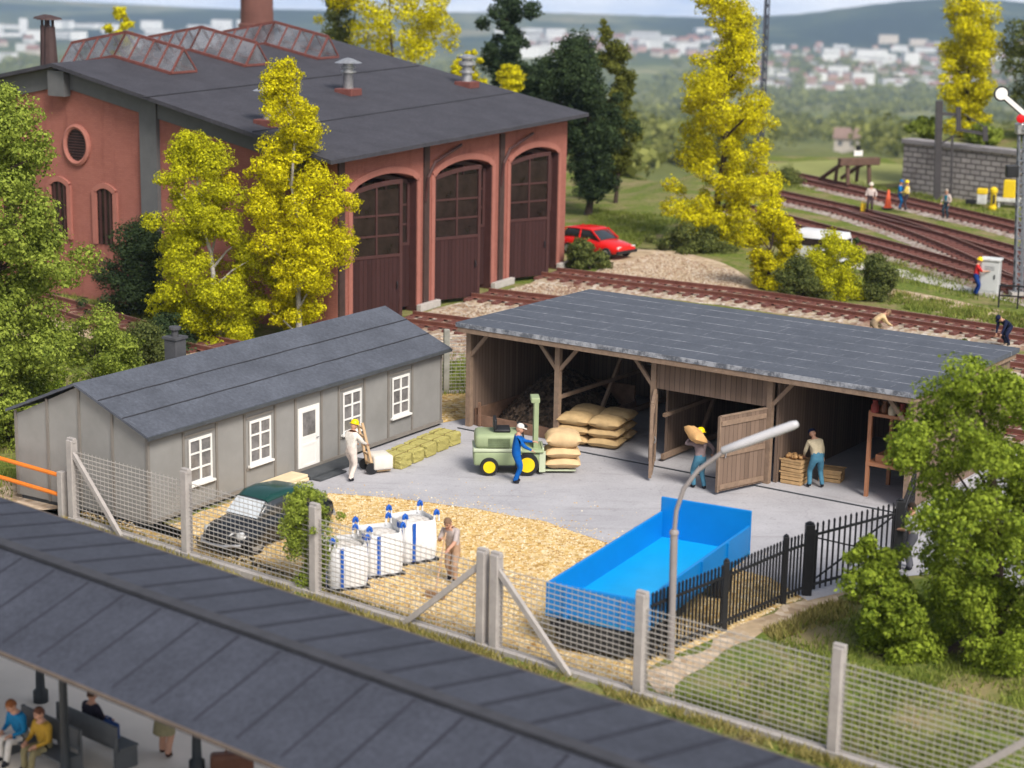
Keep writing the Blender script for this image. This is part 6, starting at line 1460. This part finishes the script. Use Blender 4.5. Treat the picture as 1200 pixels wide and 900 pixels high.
pebbles('loose_gravel', 'loose yellow pebbles on the gravel yard', [([fpt(-6.2, .15), fpt(-6.2, 1.6)]+px((185, 640), (330, 578), (385, 578), (470, 585), (560, 597), (640, 612), (722, 641), (790, 652), (900, 676), (945, 706), (945, 704))+[(7.1, 43.05), (4.9, 40.5), (3.0, 38.3), fpt(12.2, .15)], .96), (px((385, 572), (470, 578), (560, 588), (650, 603), (735, 632), (730, 645), (640, 618), (560, 602), (470, 590), (385, 584)), .035), (px((300, 600), (385, 570), (560, 560), (760, 600), (900, 650), (860, 670), (700, 640), (560, 600)), .008)], 27000, .03, MP, 11)
pebbles('loose_gravel', 'loose pale stones on the sandy patch by the red car', [(px((700, 318), (770, 296), (860, 318), (880, 345), (760, 345)), .5), (px((470, 392), (512, 364), (600, 339), (660, 322), (720, 330), (640, 382), (550, 415)), .5)], 7000, .06, island_mat('pebble_pale', [(.16, .10, .07), (.46, .36, .25), (.52, .44, .35), (.32, .2, .13), (.22, .15, .08)]), 12)
# ------------------------------------------------------------------ valley: woods and town
def woods():
    rg = np.random.default_rng(21); G_ = {0: [], 1: [], 2: []}
    def patch(u, v): return math.sin(u*.021+v*.09)+math.sin(u*.013-v*.16+2)+.8*math.sin(u*.05+v*.05)
    n = 0; tries = 0
    while n < 2500 and tries < 16000:
        tries += 1; u = rg.uniform(-60, 1260); v = rg.uniform(106, 236) if rg.random() < .8 else rg.uniform(72, 112)
        if patch(u, v) < -.2+.5*rg.normal(): continue
        if v > 192 and u > 870: continue
        x, y, z = hit(u, v)
        if y < 150 or y > 3600: continue
        g = 0 if y < 420 else 1 if y < 1100 else 2
        r = (1.2+y/240)*rg.uniform(.6, 1.3) if g == 0 else rg.uniform(3.2, 5.5)*(1+y/2500)
        for q in range(2): G_[g].append((x+rg.normal()*r*.6, y+rg.normal()*r*.6, z+r*(.45+.4*rg.random()), r*rg.uniform(.55, .9)))
        n += 1
    m = leaf_mat('woods_leaf', (.085, .105, .025), (.30, .31, .09), .03); Vs = []; Fs = []; k = 0
    for g, (num, sz) in {0: (60, .45), 1: (60, 1.1), 2: (40, 2.2)}.items():
        if not G_[g]: continue
        V, F = leaves(G_[g], num*len(G_[g]), sz, rg, .5, .3); Vs.append(V); Fs.append(F+k); k += len(V)
    o = np_mesh('woods', np.concatenate(Vs), np.concatenate(Fs), m); tag(o, 'broad green woods covering the slope down to the far town', 'woods', kind='stuff')
woods()
def town():
    rg = random.Random(5)
    wal = [mat('house_white', (.74, .73, .71), .8, .05, .1), mat('house_cream', (.58, .50, .42), .8, .08, .1), mat('house_rose', (.46, .28, .24), .8, .1, .1)]; rf = [mat('roof_red', (.25, .13, .105), .85, .15, .1), mat('roof_grey', (.19, .18, .18), .85, .15, .1)]
    wn = mat('far_window', (.10, .11, .13), .3)
    def house(w, d, h, rh, a, c, flat):
        b = MB(); b.box(-w/2, w/2, -d/2, d/2, -4, h, 0)
        if not flat: b.add([(-w/2-.4, -d/2-.5, h), (w/2+.4, -d/2-.5, h), (w/2+.4, d/2+.5, h), (-w/2-.4, d/2+.5, h), (-w/2-.4, 0, h+rh), (w/2+.4, 0, h+rh)], [(0, 1, 5, 4), (2, 3, 4, 5), (0, 4, 3), (1, 2, 5)], 1)
        else: b.box(-w/2-.2, w/2+.2, -d/2-.2, d/2+.2, h, h+.6, 1)
        f = max(1, int(h/3))
        for i in range(f):
            n = max(2, int(w/3.4))
            for j in range(n): x = -w/2+w*(j+.5)/n; b.box(x-.6, x+.6, -d/2-.06, -d/2-.001, i*3+1, i*3+2.3, 2)
        return b, [a, c, wn]
    P = [('far_house', 'small white house with a red roof in the far town', 13, 9, 6, 4, 0, 0, False, 'white red roofed houses of the far town'), ('far_house', 'small cream house with a red roof in the far town', 15, 10, 6, 4.5, 1, 0, False, 'cream red roofed houses of the far town'), ('far_house', 'small rose house with a grey roof in the far town', 16, 10, 7, 4, 2, 1, False, 'rose grey roofed houses of the far town'), ('far_block', 'pale flat roofed block of flats in the far town', 30, 12, 13, 0, 0, 1, True, 'pale flat roofed blocks of the far town'), ('far_hall', 'long low white hall in the far town', 46, 20, 7, 0, 0, 1, True, 'long white halls of the far town')]
    me = [None]*5
    def put(k, u, v, s=1, label=None):
        x, y, z = hit(u, v)
        if y > 5200: return
        nm, lab, w, d, h, rh, a, c, fl, g = P[k]
        if me[k] is None: b, ms = house(w, d, h, rh, wal[a], rf[c], fl); o = b.build(nm, ms); me[k] = o
        else: o = me[k].copy(); COL.objects.link(o)
        o.location = (x, y, z); o.rotation_euler = (0, 0, rg.uniform(-.5, .5)); o.scale = (s, s, s*(1 if k < 3 else rg.uniform(.8, 1.2)))
        if label: tag(o, label, 'building')
        else: tag(o, lab, 'house' if k < 3 else 'building', g)
    for i in range(300):
        u = rg.uniform(850, 1230); v = 55+52*(rg.random()**.9); put(rg.choice([0, 0, 0, 0, 1, 1, 1, 2, 2, 2, 3, 3, 4]), u, v, rg.uniform(.7, 1.15))
    for i in range(75): put(rg.choice([0, 1, 1, 2, 0, 3]), rg.uniform(590, 850), rg.uniform(47, 68), rg.uniform(1, 1.5))
    for i in range(16): put(4, rg.uniform(590, 860), rg.uniform(38, 50), rg.uniform(1, 1.5))
    for i in range(26): put(rg.choice([4, 4, 3]), rg.uniform(-30, 300), rg.uniform(33, 48), rg.uniform(1.0, 1.6))
    for i in range(28): put(rg.choice([0, 1, 3, 3]), rg.uniform(-30, 300), rg.uniform(45, 80), rg.uniform(1, 1.6))
    def big(nm, u, v, w, d, h, mi, label, roof=1):
        x, y, z = hit(u, v); b, ms = house(w, d, h, 5, wal[mi], rf[roof], roof == 1); o = b.build(nm, ms); o.location = (x, y, z); o.rotation_euler = (0, 0, .15); tag(o, label, 'building')
    big('far_tower', 1066, 84, 26, 18, 30, 0, 'white residential tower standing right of the wide white slab in the far town'); big('far_block', 1020, 76, 58, 16, 24, 0, 'widest white slab block in the middle of the far town')
    big('far_block', 1040, 51, 40, 14, 16, 1, 'cream block of flats below the far hill'); big('far_block', 1075, 55, 36, 14, 14, 1, 'smaller cream block of flats right of the other below the far hill')
    big('far_tower', 28, 40, 16, 14, 30, 0, 'slim white tower at the left end of the far town')
    # farm houses in the woods below
    fm = [mat('farm_plaster', (.50, .45, .40), .8, .1, .2), mat('farm_roof', (.24, .165, .14), .85, .15, .2), wn]
    for u, v, w, d, h, lab in ((935, 160, 13, 6, 2.4, 'long brown roofed farmhouse among the valley woods, left of the others'), (992, 176, 7, 5, 3.0, 'short cream farmhouse with a brown roof, lowest of the three in the valley woods'), (1012, 164, 9, 5, 2.6, 'brown roofed barn behind the short cream farmhouse in the valley woods')):
        x, y, z = hit(u, v); b, ms = house(w, d, h, 3, 0, 0, False); o = b.build('farmhouse', fm); o.location = (x, y, z+.4); o.rotation_euler = (0, 0, -.25); tag(o, lab, 'house')
town()
